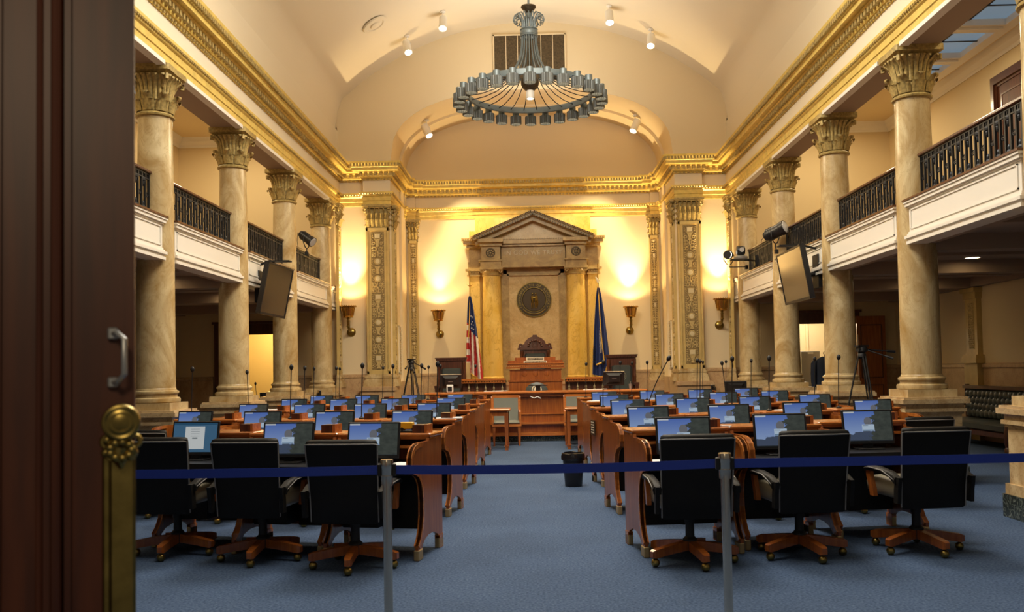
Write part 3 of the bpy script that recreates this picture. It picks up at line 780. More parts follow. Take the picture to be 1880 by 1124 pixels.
m.box(-.80,.80,AY-.42,AY-.1,4.27,4.33)
for s in (-1,1):
    m.box(s*.82,s*1.36,AY-.60,AY-.1,4.12,4.30); m.box(s*.80,s*1.40,AY-.64,AY-.1,4.27,4.31)
    m.box(s*1.36,s*1.70,AY-.24,AY-.1,4.12,4.30)
W(m,'architrave',M['niche'])
m = MB(); m.box(-.82,.82,AY-.40,AY-.1,4.33,4.66)
for s in (-1,1): m.box(s*.84,s*1.33,AY-.58,AY-.1,4.31,4.66); m.box(s*1.33,s*1.66,AY-.22,AY-.1,4.30,4.66)
fr = W(m,'frieze',M['niche'])
vs, fs = text_mb('IN GOD WE TRUST', .155, .008, 1.12)
m = MB(); m._add([(x, AY-.41-z, 4.49+y) for x,y,z in vs], fs); W(m,'engraved_motto',M['medal'],par=fr)
for s in (-1,1):
    m = MB(); c = (s*1.09,AY-.59,4.49)
    m.torus(c,.105,.018,'y',20,6); m.torus(c,.035,.014,'y',12,6)
    for q in range(8):
        a = q*PI/4; m.tube([(c[0]+.04*cos(a),c[1],c[2]+.04*sin(a)),(c[0]+.095*cos(a),c[1],c[2]+.095*sin(a))],.012,5)
    W(m,'rosette',M['bronze'],True,par=fr)
m = MB()  # horizontal cornice pieces
m.box(-.85,.85,AY-.48,AY-.1,4.66,4.70); m.box(-.85,.85,AY-.55,AY-.1,4.72,4.82); m.box(-.85,.85,AY-.45,AY-.1,4.70,4.72)
for s in (-1,1):
    m.box(s*.80,s*1.36,AY-.66,AY-.1,4.66,4.72); m.box(s*.76,s*1.40,AY-.78,AY-.1,4.74,4.83); m.box(s*.80,s*1.36,AY-.70,AY-.1,4.72,4.74)
    m.box(s*1.33,s*1.72,AY-.34,AY-.1,4.66,4.74); m.box(s*1.33,s*1.80,AY-.42,AY-.1,4.74,4.82); m.box(s*1.33,s*1.84,AY-.46,AY-.1,4.82,4.90)
    for q in range(7): m.sphere((s*(1.44+.06*q),AY-.46,4.86),.022,6,4)
for q in range(27): m.box(-.80+q*.06,-.77+q*.06,AY-.58,AY-.5,4.825,4.85)
W(m,'cornice',M['niche'])
m = MB(); m.prism([(-1.35,4.83),(1.35,4.83),(0,5.40)],AY-.40,AY-.1); W(m,'tympanum',M['panelm'])
m = MB()  # raking cornices
for s in (-1,1):
    A = Vector((s*1.52,4.84)); B = Vector((0,5.47)); d = (B-A).normalized(); nn = Vector((-d.y,d.x))*(1 if s<0 else -1)
    def rk(o0,o1,y0,ex=0):
        a = A - d*ex; P = [a+nn*o0, B+Vector((0,o0/abs(d.x))), B+Vector((0,o1/abs(d.x))), a+nn*o1]
        m.prism([(q.x,q.y) for q in P], y0, AY-.1)
    rk(-.17,-.08,AY-.66); rk(-.08,-.06,AY-.70); rk(-.06,.01,AY-.82,.02); rk(.01,.05,AY-.88,.05)
W(m,'raking_cornice',M['niche'])
m = MB()
for s in (-1,1):
    A = Vector((s*1.52,4.84)); B = Vector((0,5.47)); d = (B-A); L_ = d.length; d.normalize(); nn = Vector((-d.y,d.x))*(1 if s<0 else -1)
    for q in range(int(L_/.045)):
        P = A+d*(.03+q*.045)+nn*.035; m.sphere((P.x,AY-.885,P.y),.020,6,4)
    for q in range(int(L_/.07)):
        P = A+d*(.1+q*.07)-nn*.045; m.box(P.x-.018,P.x+.018,AY-.86,AY-.8,P.y-.022,P.y+.022)
W(m,'carved_leaf_band',M['bronze'])
# seal
M['seald'] = plain('seal_bronze', (.055,.036,.018), .4, metal=.5)
t2 = thing('bronze_seal', 'round dark bronze seal with lettered rim above the tall chair', 'seal', (0, AY-.145, 3.30))
m = MB(); m.lathe([(.455,0),(.455,-.02),(.44,-.035),(.30,-.035),(.29,-.02),(.001,-.02)], (0,0,0), 48, axis='y'); m.build('disc', M['seald'], t2, True)
m = MB(); m.torus((0,-.035,0),.445,.012,'y',48,6); m.torus((0,-.035,0),.315,.009,'y',48,6); m.build('rim', M['oldbrass'], t2, True)
m = MB()
def arc_text(m, s, R, a0, a1, size, flip=False):
    for i, ch in enumerate(s):
        if ch == ' ': continue
        a = a0+(a1-a0)*i/(len(s)-1); vs, fs = text_mb(ch, size, .004)
        rot = a-PI/2 if not flip else a+PI/2
        m._add([(R*cos(a)+x*cos(rot)-y*sin(rot), -.04-z, R*sin(a)+x*sin(rot)+y*cos(rot)) for x,y,z in vs], fs)
arc_text(m, 'COMMONWEALTH OF KENTUCKY', .378, math.radians(208), math.radians(-28), .085)
m.build('lettering', M['oldbrass'], t2)
m = MB()
for k_ in range(26):
    a = math.radians(222+96*k_/25); m.sphere((.375*cos(a),-.035,.375*sin(a)),.018,6,4)
m.build('leaf_spray', M['oldbrass'], t2, True)
m = MB()   # two embracing men
for s in (-1,1):
    x = s*.045
    m.tube([(x*.9,-.03,.10),(x,-.035,.05),(x,-.035,-.04),(x,-.03,-.07)],[.03,.042,.036,.034],8)
    m.sphere((x*.95,-.035,.155),.026,8,6,(1,.7,1.15))
    for q in (-1,1): m.tube([(x+q*.017,-.03,-.06),(x+q*.018,-.03,-.13),(x+q*.02,-.03,-.205)],[.02,.016,.012],6)
    m.tube([(x+s*.02,-.035,.09),(x+s*.02,-.05,.04),(-x*.6,-.06,.055)],[.015,.014,.011],6)
    m.sphere((x+s*.015,-.035,-.215),.018,6,4,(1.4,1,.6))
m.tube([(.075,-.03,.08),(.085,-.03,-.08),(.08,-.03,-.18)],[.02,.028,.02],6)
m.build('embracing_figures', M['oldbrass'], t2, True)

# ------------------------------------------------------------------ sconces
def sconce():
    t = thing('wall_sconce', '', 'wall lamp')
    # local: wall plane y=0, lamp sticks out to -y, z=0 at the middle of the backplate
    m = MB(); m.lathe([(.10,0),(.105,-.02),(.09,-.05),(.05,-.07),(.001,-.075)], seg=20, axis='y'); m.torus((0,-.03,0),.085,.014,'y',20,6); m.torus((0,-.06,0),.045,.012,'y',14,6); m.build('backplate', M['oldbrass'], t, True)
    m = MB(); m.tube([(0,-.06,0),(0,-.18,.02),(0,-.30,.07),(0,-.36,.16),(0,-.36,.30)],[.022,.026,.03,.034,.03],10); m.torus((0,-.36,.13),.034,.012,'z',14,6); m.torus((0,-.36,.25),.034,.012,'z',14,6); m.build('arm', M['oldbrass'], t, True)
    m = MB(); m.lathe([(.02,.29),(.05,.31),(.115,.325),(.125,.345),(.11,.36),(.12,.38),(.15,.56),(.195,.575),(.20,.595),(.17,.60),(.14,.58),(.105,.39),(.001,.38)], (0,-.36,0), 28, flute=1, fd=.0); 
    for q in range(16):
        a = 2*PI*q/16; m.tube([(.118*cos(a),-.36+.118*sin(a),.37),(.152*cos(a),-.36+.152*sin(a),.56)],.009,5)
    for q in range(20):
        a = 2*PI*q/20; m.sphere((.175*cos(a),-.36+.175*sin(a),.60),.015,6,4)
    m.build('bowl', M['brass'], t, True)
    m = MB(); m.sphere((0,-.36,.47),.05,12,8); m.build('bulb', M['bowl'], t, True)
    return t
sc = sconce(); used = [False]
SL = []
for x, y, lb in ((-4.36,WY,'brass torch sconce left of the wide left pilaster'), (-2.47,AY,'brass torch sconce inside the alcove, left of the striped flag'),
                 (2.47,AY,'brass torch sconce inside the alcove, right of the blue flag'), (4.36,WY,'brass torch sconce right of the wide right pilaster')):
    dup(sc, used, (x,y,2.46), 0, lb); SL.append((x,y-.36,3.10))

# ------------------------------------------------------------------ flags
def flag(name, label, x, y, zb, zt, mats, seed, stars=False):
    t = thing(name, label, 'flag', (x,y,zb))
    m = MB(); m.cyl((0,0,0),(0,0,zt-zb),.014,seg=10); m.lathe([(.13,0),(.13,.03),(.04,.05),(.02,.12)],seg=20); m.build('pole', M['brass'], t, True)
    return t
ZP = .95   # level the flags stand on
def drape(m, top, bot, spread, depth, n_u, n_v, folds, lean, split=None, phase=0, hang=None):
    """hanging cloth; returns grid of (u,v)"""
    vs = []; uv = []
    for j in range(n_v+1):
        v = j/n_v
        w = .05 + (spread-.05)*(v**.7)
        for i in range(n_u+1):
            u = i/n_u
            zb_ = bot + (hang(u) if hang else 0)
            z = top + (zb_-top)*v
            x = lean*v + (u-.5)*w
            y = -.02 - depth*(.4+.6*v)*(.5+.5*sin(2*PI*folds*u+phase+.6*v))
            vs.append((x,y,z)); uv.append((u,v))
    return vs, uv
# striped flag
t = flag('striped_flag', 'red white and blue stars and stripes flag hanging left of the niche', -1.60, 22.35, .498, 4.0, None, 1)
m = MB(); m.T = None
m.sphere((0,0,3.09),.02,8,6); m.tube([(-.07,0,3.14),(-.03,0,3.12),(0,0,3.09),(.03,0,3.12),(.07,0,3.14)],[.008,.012,.014,.012,.008],6); m.build('finial', M['brass'], t, True)
nu, nv = 44, 60
hang = lambda u: (.45 if u < .22 else (.26-.30*u if u < .6 else .12-.12*u))
vs, uv = drape(None, 2.85, .74, .42, .13, nu, nv, 2.6, .10, hang=hang)
m = MB(); idx = m._add(vs, [])
for j in range(nv):
    for i in range(nu):
        u, v = (i+.5)/nu, (j+.5)/nv
        z = vs[j*(nu+1)+i][2]
        # stripes hang nearly vertical and slant; the canton is at the top
        if v < .40 + .10*u: mi = 2
        elif u < .26: mi = int((z*6.5)) % 2
        else: mi = int((u*5.2 + v*1.6)) % 2
        m.m = mi; m.f.append((j*(nu+1)+i, j*(nu+1)+i+1, (j+1)*(nu+1)+i+1, (j+1)*(nu+1)+i)); m.mi.append(mi)
wc = plain('white_cloth', (.72,.68,.62), .75); bc = plain('blue_cloth', (.02,.04,.16), .75)
cl = m.build('cloth', [M['red'], wc, bc], t, True)
for k_ in range(9):
    m = MB(); a_, b_ = .33+.09*(k_%3), .16+.07*(k_//3)+.02*(k_%2); i_ = int(a_*nu)+8; j_ = int(b_*nv)+6
    P = vs[j_*(nu+1)+i_]; r = .022
    m.prism([(P[0]+r*(1 if q%2==0 else .42)*cos(PI/2+q*PI/5), P[2]+r*(1 if q%2==0 else .42)*sin(PI/2+q*PI/5)) for q in range(10)], P[1]-.012, P[1]-.006); m.build('star', wc, cl)
m = MB(); m.tube([vs[nv*(nu+1)+i] for i in range(11,nu+1)], .018, 6); m.tube([(0,-.03,2.85),(-.01,-.16,2.3),(-.04,-.15,1.8)],.008,5); m.build('fringe', M['fringe'], t, True)
# navy flag
t = flag('navy_flag', 'navy blue flag with gold fringe and pale seal hanging right of the niche', 1.60, 22.35, .498, 4.1, None, 2)
m = MB(); m.tube([(0,0,3.12),(-.01,0,3.18),(-.04,0,3.24),(-.06,0,3.28)],[.02,.028,.02,.008],8); m.tube([(0,0,3.2),(.06,0,3.16)],[.02,.006],6); m.build('finial', M['medal'], t, True)
hang = lambda u: (.10*abs(u-.45) if u < .7 else (u-.7)*1.6+.02)
vs, uv = drape(None, 3.0, .78, .44, .12, nu, nv, 2.3, .02, phase=1.0, hang=hang)
m = MB(); m._add(vs, [(j*(nu+1)+i, j*(nu+1)+i+1, (j+1)*(nu+1)+i+1, (j+1)*(nu+1)+i) for j in range(nv) for i in range(nu)])
cl = m.build('cloth', bc, t, True)
m = MB(); j0 = 26
for j in range(j0, 44):
    for i in range(19, 29):
        if (i-24)**2/22+(j-35)**2/80 < 1 and (i*7+j*5) % 6 != 0:
            q = [vs[j*(nu+1)+i], vs[j*(nu+1)+i+1], vs[(j+1)*(nu+1)+i+1], vs[(j+1)*(nu+1)+i]]
            m._add([(a,b-.004,c) for a,b,c in q], [(0,1,2,3)])
m.build('seal_patch', wc, cl)
vs2, fs2 = text_mb('WEALTH OF', .09, .002)
m = MB(); m._add([(-.15-z-.0*y+y*1.0, -.175, 1.30-x) for x,y,z in vs2], fs2); m.build('lettering', M['fringe'], cl)
m = MB(); m.tube([vs[nv*(nu+1)+i] for i in range(0,nu+1)], .020, 6); m.tube([(0,-.03,3.0),(.01,-.15,2.4),(.04,-.155,1.8),(.10,-.17,1.15)],.012,5); m.tube([(.10,-.17,1.15),(0,-.165,1.12),(-.1,-.15,1.08)],.022,6); m.build('fringe', M['fringe'], t, True)

# ------------------------------------------------------------------ rostrum
t = thing('rostrum_platform', 'raised wooden platform under the chairs and niche at the far end', 'platform', (0,21,0))
m = MB(); m.box(-3.28,3.28,19.45,20.18,0,.24); m.box(-3.28,3.28,20.18,AY-.31,0,.498); o = W(m,'steps',M['carpet'])
m = MB(); m.box(-1.25,1.25,20.95,AY-.36,.498,.948); W(m,'upper_step',M['cherry'])
for q in list(t.children): q.parent = None; q.location = (0,21,0); q['kind'] = 'structure'
bpy.data.objects.remove(t); bpy.data.objects['steps'].name = 'floor_rostrum'; bpy.data.objects['upper_step'].name = 'floor_rostrum_upper'
t = thing('clerk_counter', 'long reddish wooden counter with bright polished top in front of the platform', 'counter', (0,18.7,0))
m = MB(); m.box(-2.2,2.2,18.80,19.30,.12,.99); W(m,'body',M['cherry'])
m = MB(); m.box(-2.22,2.22,18.78,19.32,0,.12); W(m,'marble_base',M['dmarble'])
m = MB()
for (a,b,c_) in ((.12,.19,.10),(.33,.36,.05),(.36,.40,.10),(.56,.58,.03),(.93,.99,.06)): m.box(-2.2-c_*.3,2.2+c_*.3,18.80-c_,18.80,a,b)
for x in (-2.1,-1.4,-.72,.72,1.4,2.1): m.box(x-.06,x+.06,18.75,18.80,.40,.93)
W(m,'mouldings',M['cherryt'])
m = MB(); m.bbox(-2.32,2.32,18.66,19.40,.99,1.045,.015); W(m,'top',M['cherryt'])
m = MB(); m.tube([(-.12,18.70,.94),(-.04,18.68,.90),(.03,18.70,.93),(.10,18.68,.89)],.012,6); W(m,'hanging_cable',M['paper'])
M['brassf2'] = plain('baluster_gilt', (.42,.33,.18), .4, metal=.3)
# upper bench with balusters, one on each side of the lectern
for s in (-1,1):
    nm = 'left' if s < 0 else 'right'
    t = thing('baluster_desk', 'carved reddish desk front with small pale balusters, %s of the tall lectern' % nm, 'desk', (s*1.15,20.6,.498))
    X0, X1 = s*.68, s*1.66
    m = MB(); m.box(X0,X1,20.50,20.88,.498,1.26); W(m,'body',M['dwood'])
    m = MB(); m.box(X0,X1,20.42,20.50,.498,1.02); W(m,'front_panel',M['cherry'])
    m = MB(); m.box(X0,s*1.70,20.34,20.90,1.26,1.30); m.box(X0,s*1.68,20.38,20.90,1.20,1.24)
    for q in range(17): m.box(s*(.70+q*.06),s*(.725+q*.06),20.33,20.38,1.215,1.25)
    W(m,'top',M['cherryt'])
    for i in range(5):
        x = s*(.76+.19*i); m = MB()
        m.lathe([(.03,1.02),(.03,1.04),(.012,1.055),(.024,1.07),(.028,1.09),(.012,1.12),(.009,1.17),(.02,1.19),(.02,1.20)], (x,20.44,0), 10); W(m,'baluster',M['brassf2'],True)
# lectern
t = thing('lectern_desk', 'tall stepped wooden lectern desk with nameplates in front of the tall chair', 'lectern', (0,20.6,.498))
m = MB(); m.box(-.60,.60,20.28,20.88,.498,1.22); m.box(-.62,.62,20.26,20.9,1.22,1.26)
m.box(-.58,.58,20.32,20.88,1.26,1.50); m.box(-.60,.60,20.30,20.9,1.48,1.50)
for q in (-.25,0,.25): m.lathe([(.06,0),(.055,-.012),(.001,-.016)], (q,20.32,1.40), 16, axis='y')
W(m,'body',M['cherry'])
m = MB(); m.box(-.66,.66,20.26,20.92,1.52,1.56); m.box(-.64,.64,20.28,20.92,1.58,1.62); m.box(-.65,.65,20.25,20.92,1.62,1.64)
for q in range(30): m.box(-.64+q*.043,-.62+q*.043,20.24,20.28,1.55,1.60)
W(m,'carved_cornice',M['cherryt'])
m = MB(); m.box(-.62,.62,20.38,20.70,1.64,1.70); m.box(-.46,.46,20.42,20.70,1.70,1.77); W(m,'top_step',M['cherry'])
def plate(par, txt, x0, x1, y, z0, z1, sz):
    m = MB(); m.box(x0,x1,y,y+.02,z0,z1); o = W(m,'nameplate',M['medal'],par=par)
    m = MB(); m.box(x0+.02,x1-.02,y-.003,y,z0+.012,z1-.012); W(m,'plate_face',M['bronze'],par=o)
    vs, fs = text_mb(txt, sz, .001, 1.05); m = MB(); m._add([((x0+x1)/2+x, y-.006-z, (z0+z1)/2+yy) for x,yy,z in vs], fs); W(m,'plate_lettering',M['medal'],par=o)
plate(t,'ROBERT STIVERS',-.20,.20,20.36,1.695,1.77,.045); plate(t,'PRESIDENT OF THE SENATE',-.26,.26,20.34,1.63,1.69,.035)
# tall carved chair
t = thing('carved_armchair', 'tall dark carved armchair with arched crest behind the lectern', 'chair', (0,21.7,.948))
m = MB()
cr = [(-.40,1.05),(-.40,1.12),(-.38,1.17),(-.33,1.18),(-.30,1.15),(-.26,1.16),(-.24,1.22),(-.16,1.30),(-.06,1.34),(-.05,1.38),(.05,1.38),(.06,1.34),(.16,1.30),(.24,1.22),(.26,1.16),(.30,1.15),(.33,1.18),(.38,1.17),(.40,1.12),(.40,1.05)]
m.prism(cr, -.05, .04); m.box(-.42,.42,-.08,.05,1.02,1.07); 
for k_ in range(9):
    a = PI*k_/8; m.sphere((.16*cos(a),-.055,1.12+.12*sin(a)),.03,8,5)
m.torus((0,-.05,1.14),.06,.018,'y',14,6); m.torus((-.34,-.05,1.13),.028,.012,'y',10,5); m.torus((.34,-.05,1.13),.028,.012,'y',10,5)
m.build('crest', M['dwood'], t, True)
m = MB()
for s in (-1,1):
    m.box(s*.36,s*.27,-.06,.04,.0,1.02); m.lathe([(.05,.55),(.035,.6),(.05,.7),(.035,.85),(.05,.95),(.05,1.0)],(s*.32,-.06,0),12); m.box(s*.36,s*.27,-.55,-.46,0,.62); m.box(s*.37,s*.27,-.56,0,.60,.66)
m.box(-.30,.30,-.03,.04,.40,1.02); m.box(-.33,.33,-.56,.02,.34,.42)
m.build('frame', M['dwood'], t)
m = MB(); m.bbox(-.25,.25,-.08,-.02,.48,.93,.03); m.build('back_cushion', M['gleather'], t, True)
m = MB(); m.bbox(-.27,.27,-.55,-.05,.42,.50,.03); m.build('seat', M['gleather'], t, True)
# square-backed side chairs
def side_chair():
    t = thing('carved_side_chair', '', 'chair')
    m = MB(); m.box(-.36,.36,-.09,.05,1.24,1.28); m.box(-.38,.38,-.11,.06,1.28,1.31); m.box(-.32,.32,-.05,.03,1.02,1.24)
    for q in range(14): m.box(-.34+q*.05,-.32+q*.05,-.10,-.08,1.245,1.275)
    m.build('crest', M['dwood'], t)
    m = MB()
    for s in (-1,1):
        m.box(s*.34,s*.26,-.06,.04,0,1.24); m.lathe([(.045,.6),(.03,.65),(.045,.8),(.03,1.0),(.045,1.1),(.045,1.2)],(s*.30,-.065,0),10)
        m.box(s*.34,s*.26,-.56,-.48,0,.62); m.box(s*.35,s*.25,-.57,0,.60,.66)
    m.box(-.30,.30,-.03,.04,.40,1.1); m.box(-.32,.32,-.56,.02,.34,.42); m.build('frame', M['dwood'], t)
    m = MB(); m.bbox(-.23,.23,-.08,-.02,.48,1.06,.03); m.build('back_cushion', M['gleather'], t, True)
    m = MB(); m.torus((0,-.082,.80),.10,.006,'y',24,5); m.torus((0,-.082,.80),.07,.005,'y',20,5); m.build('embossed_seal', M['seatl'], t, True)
    m = MB(); m.bbox(-.25,.25,-.55,-.05,.42,.50,.03); m.build('seat', M['gleather'], t, True)
    return t
p_ = side_chair(); used = [False]
dup(p_, used, (-1.98,21.2,.498), 0, 'square backed dark carved chair beneath the striped flag, left of lectern')
dup(p_, used, (2.02,21.2,.498), 0, 'square backed dark carved chair right of the navy flag')

# ------------------------------------------------------------------ members' desks
# side profile: (distance towards the user from the far edge, height)
S_OUT = [(0,.0),(0,.950),(.33,.950),(.34,.925),(.50,.928),(.62,.925),(.70,.908),(.755,.873),(.785,.825),(.792,.76),(.775,.705),(.73,.69),(.67,.68),(.61,.655),(.56,.61),(.53,.55),(.515,.45),(.52,.34),(.545,.24),(.59,.165),(.64,.12),(.64,0),(.54,0),(.54,.10),(.48,.14),(.38,.165),(.25,.165),(.14,.13),(.10,.10),(.10,0)]
def s_band():
    """strip of thicker wood following the user's edge"""
    o = S_OUT[4:21]; n = len(o); inn = []
    for i in range(n):
        a = Vector(o[max(0,i-1)]); b = Vector(o[min(n-1,i+1)]); d = (b-a).normalized(); nn = Vector((d.y,-d.x))
        inn.append((o[i][0]+nn.x*.035, o[i][1]+nn.y*.035))
    return o, inn
def desk():
    t = thing('senate_desk', '', 'desk'); W_ = .415
    for s in (-1,1):
        m = MB(); x0, x1 = s*(W_-.05), s*(W_-.005)
        # panel as strips between outline halves (concave outline, so triangulated by Blender as one ngon)
        m.prism([(-a,b) for a,b in S_OUT], x0+s*.012, x1-s*.006, 'x')
        sp = m.build('side_panel', M['cherry'], t)
        m = MB(); o, inn = s_band()
        m.rings([[ (x0,-a,b),(x1,-a,b),(x1,-c,d),(x0,-c,d)] for (a,b),(c,d) in zip(o,inn)])
        m.m = 0; m.box(x0,x1,-.10,0,.0,.11); m.build('curved_edge', M['cherryt'], sp)
        for q in (-.05,-.59):
            m = MB(); m.bbox(x0-.0,x1,q-.055,q+.055,.0,.085,.006); m.build('brass_foot', M['brassf'], sp)
    m = MB(); m.box(-W_+.05,W_-.05,-.05,-.01,.16,.93); m.box(-W_+.05,W_-.05,-.055,-.005,.90,.93)
    m.build('back_panel', M['cherry'], t)
    m = MB(); m.bbox(-W_,W_,-.33,.015,.955,.985,.008); m.box(-W_+.01,W_-.01,-.315,0,.935,.955); m.build('upper_shelf', M['cherryt'], t)
    m = MB(); m.box(-W_+.05,W_-.05,-.36,-.04,.865,.885); m.build('lower_shelf', M['cherryt'], t)
    m = MB(); m.box(-W_+.05,W_-.05,-.77,-.05,.715,.745); m.build('worktop', M['black'], t)
    m = MB(); m.box(-W_+.05,W_-.05,-.74,-.70,.685,.715); m.box(-W_+.05,-.05,-.34,-.06,.20,.70); m.box(-.05,W_-.05,-.12,-.06,.16,.70); m.build('under_cabinet', M['blackm'], t)
    m = MB(); m.box(.235,.34,-.26,-.12,.985,1.05); cb = m.build('wooden_console', M['dwood'], t)
    m = MB(); m.box(.34,.365,-.265,-.115,.985,1.055); m.build('console_end', M['cherryt'], cb)
    return t
M['brassf'] = plain('brass_foot', (.50,.36,.17), .4, metal=.6)

def monitor(kind):
    t = thing('desk_monitor', '', 'monitor')     # base at z=0, screen faces -y, leans back
    T = Matrix.Translation((0,0,.045)) @ Matrix.Rotation(-math.radians(11),4,'X')
    m = MB(); m.T = T; m.bbox(-.225,.225,-.0,.022,0,.305,.006); m.box(-.12,.12,.022,.045,.05,.24); m.T = None; m.build('housing', M['black'], t)
    m = MB(); b_ = m._add([tuple(T @ Vector(p)) for p in ((-.208,-.0015,.028),(.208,-.0015,.028),(.208,-.0015,.288),(-.208,-.0015,.288))], [(0,1,2,3)])
    m.f[0] = (0,1,2,3)
    o = m.build('screen', M['scr_'+kind], t)
    uvl = o.data.uv_layers.new(name='UVMap'); co = {0:(0,0),1:(1,0),2:(1,1),3:(0,1)}
    for lp in o.data.loops: uvl.data[lp.index].uv = co[lp.vertex_index]
    m = MB(); m.bbox(-.12,.12,-.05,.12,0,.012,.004); m.box(-.04,.04,.03,.06,.01,.14); m.build('stand', M['black'], t)
    return t
def mic(h, lean, ang):
    t = thing('gooseneck_microphone', '', 'microphone')
    m = MB(); m.lathe([(.03,0),(.03,.012),(.012,.02),(.008,.03)],seg=12); m.build('base', M['blackm'], t, True)
    ex = sin(lean)*h*cos(ang); ey = sin(lean)*h*sin(ang)
    pts = [(ex*(q/8)**1.4, ey*(q/8)**1.4, .02+(h-.02)*q/8) for q in range(9)]
    m = MB(); m.tube(pts, [.0055]*9, 6); st = m.build('stem', M['blackm'], t, True)
    m = MB(); e = Vector(pts[-1]); d = (e-Vector(pts[-2])).normalized(); m.tube([e-d*.005,e+d*.01,e+d*.03,e+d*.05,e+d*.062],[.008,.020,.025,.020,.005],8); m.build('foam_head', M['blackm'], t, True)
    return t

def swivel_chair(drop=0.0):
    """black leather swivel chair, faces +y, low wooden five-star base"""
    t = thing('swivel_chair', '', 'chair'); D = -drop
    # base arms
    for i in range(5):
        a = 2*PI*i/5 - PI/2 + .12
        T = Matrix.Rotation(a,4,'Z')
        m = MB(); m.T = T
        m.rings([[(.03,-.03,.10),(.03,.03,.10),(.03,.03,.17),(.03,-.03,.17)],[(.20,-.028,.085),(.20,.028,.085),(.20,.028,.15),(.20,-.028,.15)],
                 [(.335,-.027,.068),(.335,.027,.068),(.335,.027,.13),(.335,-.027,.13)],[(.36,-.02,.075),(.36,.02,.075),(.36,.02,.12),(.36,-.02,.12)]])
        arm = m.build('base_arm', M['cherry'], t)
        m = MB(); m.T = T; m.sphere((.325,0,.033),.033,12,8); m.cyl((.325,0,.04),(.325,0,.085),.009); m.build('caster', M['oldbrass'], arm, True)
    m = MB(); m.lathe([(.055,.09),(.055,.18),(.035,.20),(.030,.42+D)],seg=16); m.lathe([(.04,.30+D),(.04,.40+D),(.09,.42+D)],seg=16); m.box(-.12,.12,-.14,.14,.41+D,.435+D); m.build('gas_column', M['blackm'], t, True)
    # seat cushion with rounded edges
    def rr(hw, y0, y1, r, z, n=4):
        P = []
        for cx, cy, a0 in ((hw-r,y1-r,0),(-hw+r,y1-r,PI/2),(-hw+r,y0+r,PI),(hw-r,y0+r,3*PI/2)):
            for k in range(n+1):
                a = a0 + PI/2*k/n; P.append((cx+r*cos(a), cy+r*sin(a), z))
        return P
    m = MB(); m.rings([rr(.25,-.22,.27,.06,.44+D), rr(.275,-.24,.295,.07,.47+D), rr(.28,-.24,.30,.07,.53+D), rr(.265,-.23,.285,.07,.57+D), rr(.20,-.18,.22,.06,.585+D)])
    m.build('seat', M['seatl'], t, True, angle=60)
    # back: slab, slightly reclined and curved, from low behind the seat to the top
    def backring(z, hw, th, r, yb, bow):
        P = []
        n = 6
        for k in range(n+1):
            u = -1+2*k/n; P.append((hw*u, yb - bow*(1-u*u), z))
        for k in range(n+1):
            u = 1-2*k/n; e = th*(1 if abs(u) < .99 else .35); P.append((hw*u*(.97), yb - bow*(1-u*u) + e, z))
        return P
    zs = [(.37,.245,.05,0,-.25),(.385,.26,.075,0,-.255),(.55,.262,.085,0,-.27),(.75,.268,.09,0,-.30),(.90,.275,.095,0,-.325),(.965,.277,.095,0,-.335),(.99,.270,.085,0,-.33),(1.0,.25,.05,0,-.315)]
    m = MB(); m.rings([backring(z+D,hw,th,0,yb,.018) for z,hw,th,_,yb in zs]); bk = m.build('backrest', M['leather'], t, True, angle=50)
    # piping round the outside of the back
    m = MB(); L_ = [(-hw*1.0, yb-.004, z+D) for z,hw,th,_,yb in zs[1:6]]; R_ = [(hw*1.0, yb-.004, z+D) for z,hw,th,_,yb in zs[1:6]]
    topc = [(.277*u, -.338-.018*(1-u*u), .968+D) for u in (-.9,-.5,0,.5,.9)]
    m.tube(L_+topc+list(reversed(R_)), .0055, 6); m.build('piping', M['piping'], bk, True)
    # padded arms with leather side and wooden front post
    for s in (-1,1):
        m = MB(); x = s*.295
        m.rings([[(x-.028,y,z-h),(x+.028,y,z-h),(x+.034,y,z-h*.3),(x+.022,y,z),(x-.022,y,z),(x-.034,y,z-h*.3)] for y,z,h in ((-.29,.62+D,.06),(-.2,.655+D,.045),(0,.675+D,.04),(.14,.67+D,.04),(.20,.65+D,.03))])
        ar = m.build('armrest', M['leather'], t, True, angle=50)
        m = MB(); m.tube([(x+s*.03,-.28,.60+D),(x+s*.036,-.1,.655+D),(x+s*.036,.12,.66+D),(x+s*.02,.2,.64+D)],.005,5); m.build('arm_piping', M['piping'], ar, True)
        m = MB(); m.rings([[(x-.018,y-.03,z),(x+.018,y-.03,z),(x+.018,y+.03,z),(x-.018,y+.03,z)] for y,z in ((.10,.43+D),(.115,.50+D),(.15,.58+D),(.165,.645+D))]); m.build('arm_post', M['cherry'], t)
        m = MB(); m.rings([[(x-.02,y-.03,z),(x+.01,y-.03,z),(x+.01,y+.03,z),(x-.02,y+.03,z)] for y,z in ((-.275,.42+D),(-.285,.52+D),(-.305,.62+D))]); m.build('rear_arm_panel', M['leather'], t)
    return t

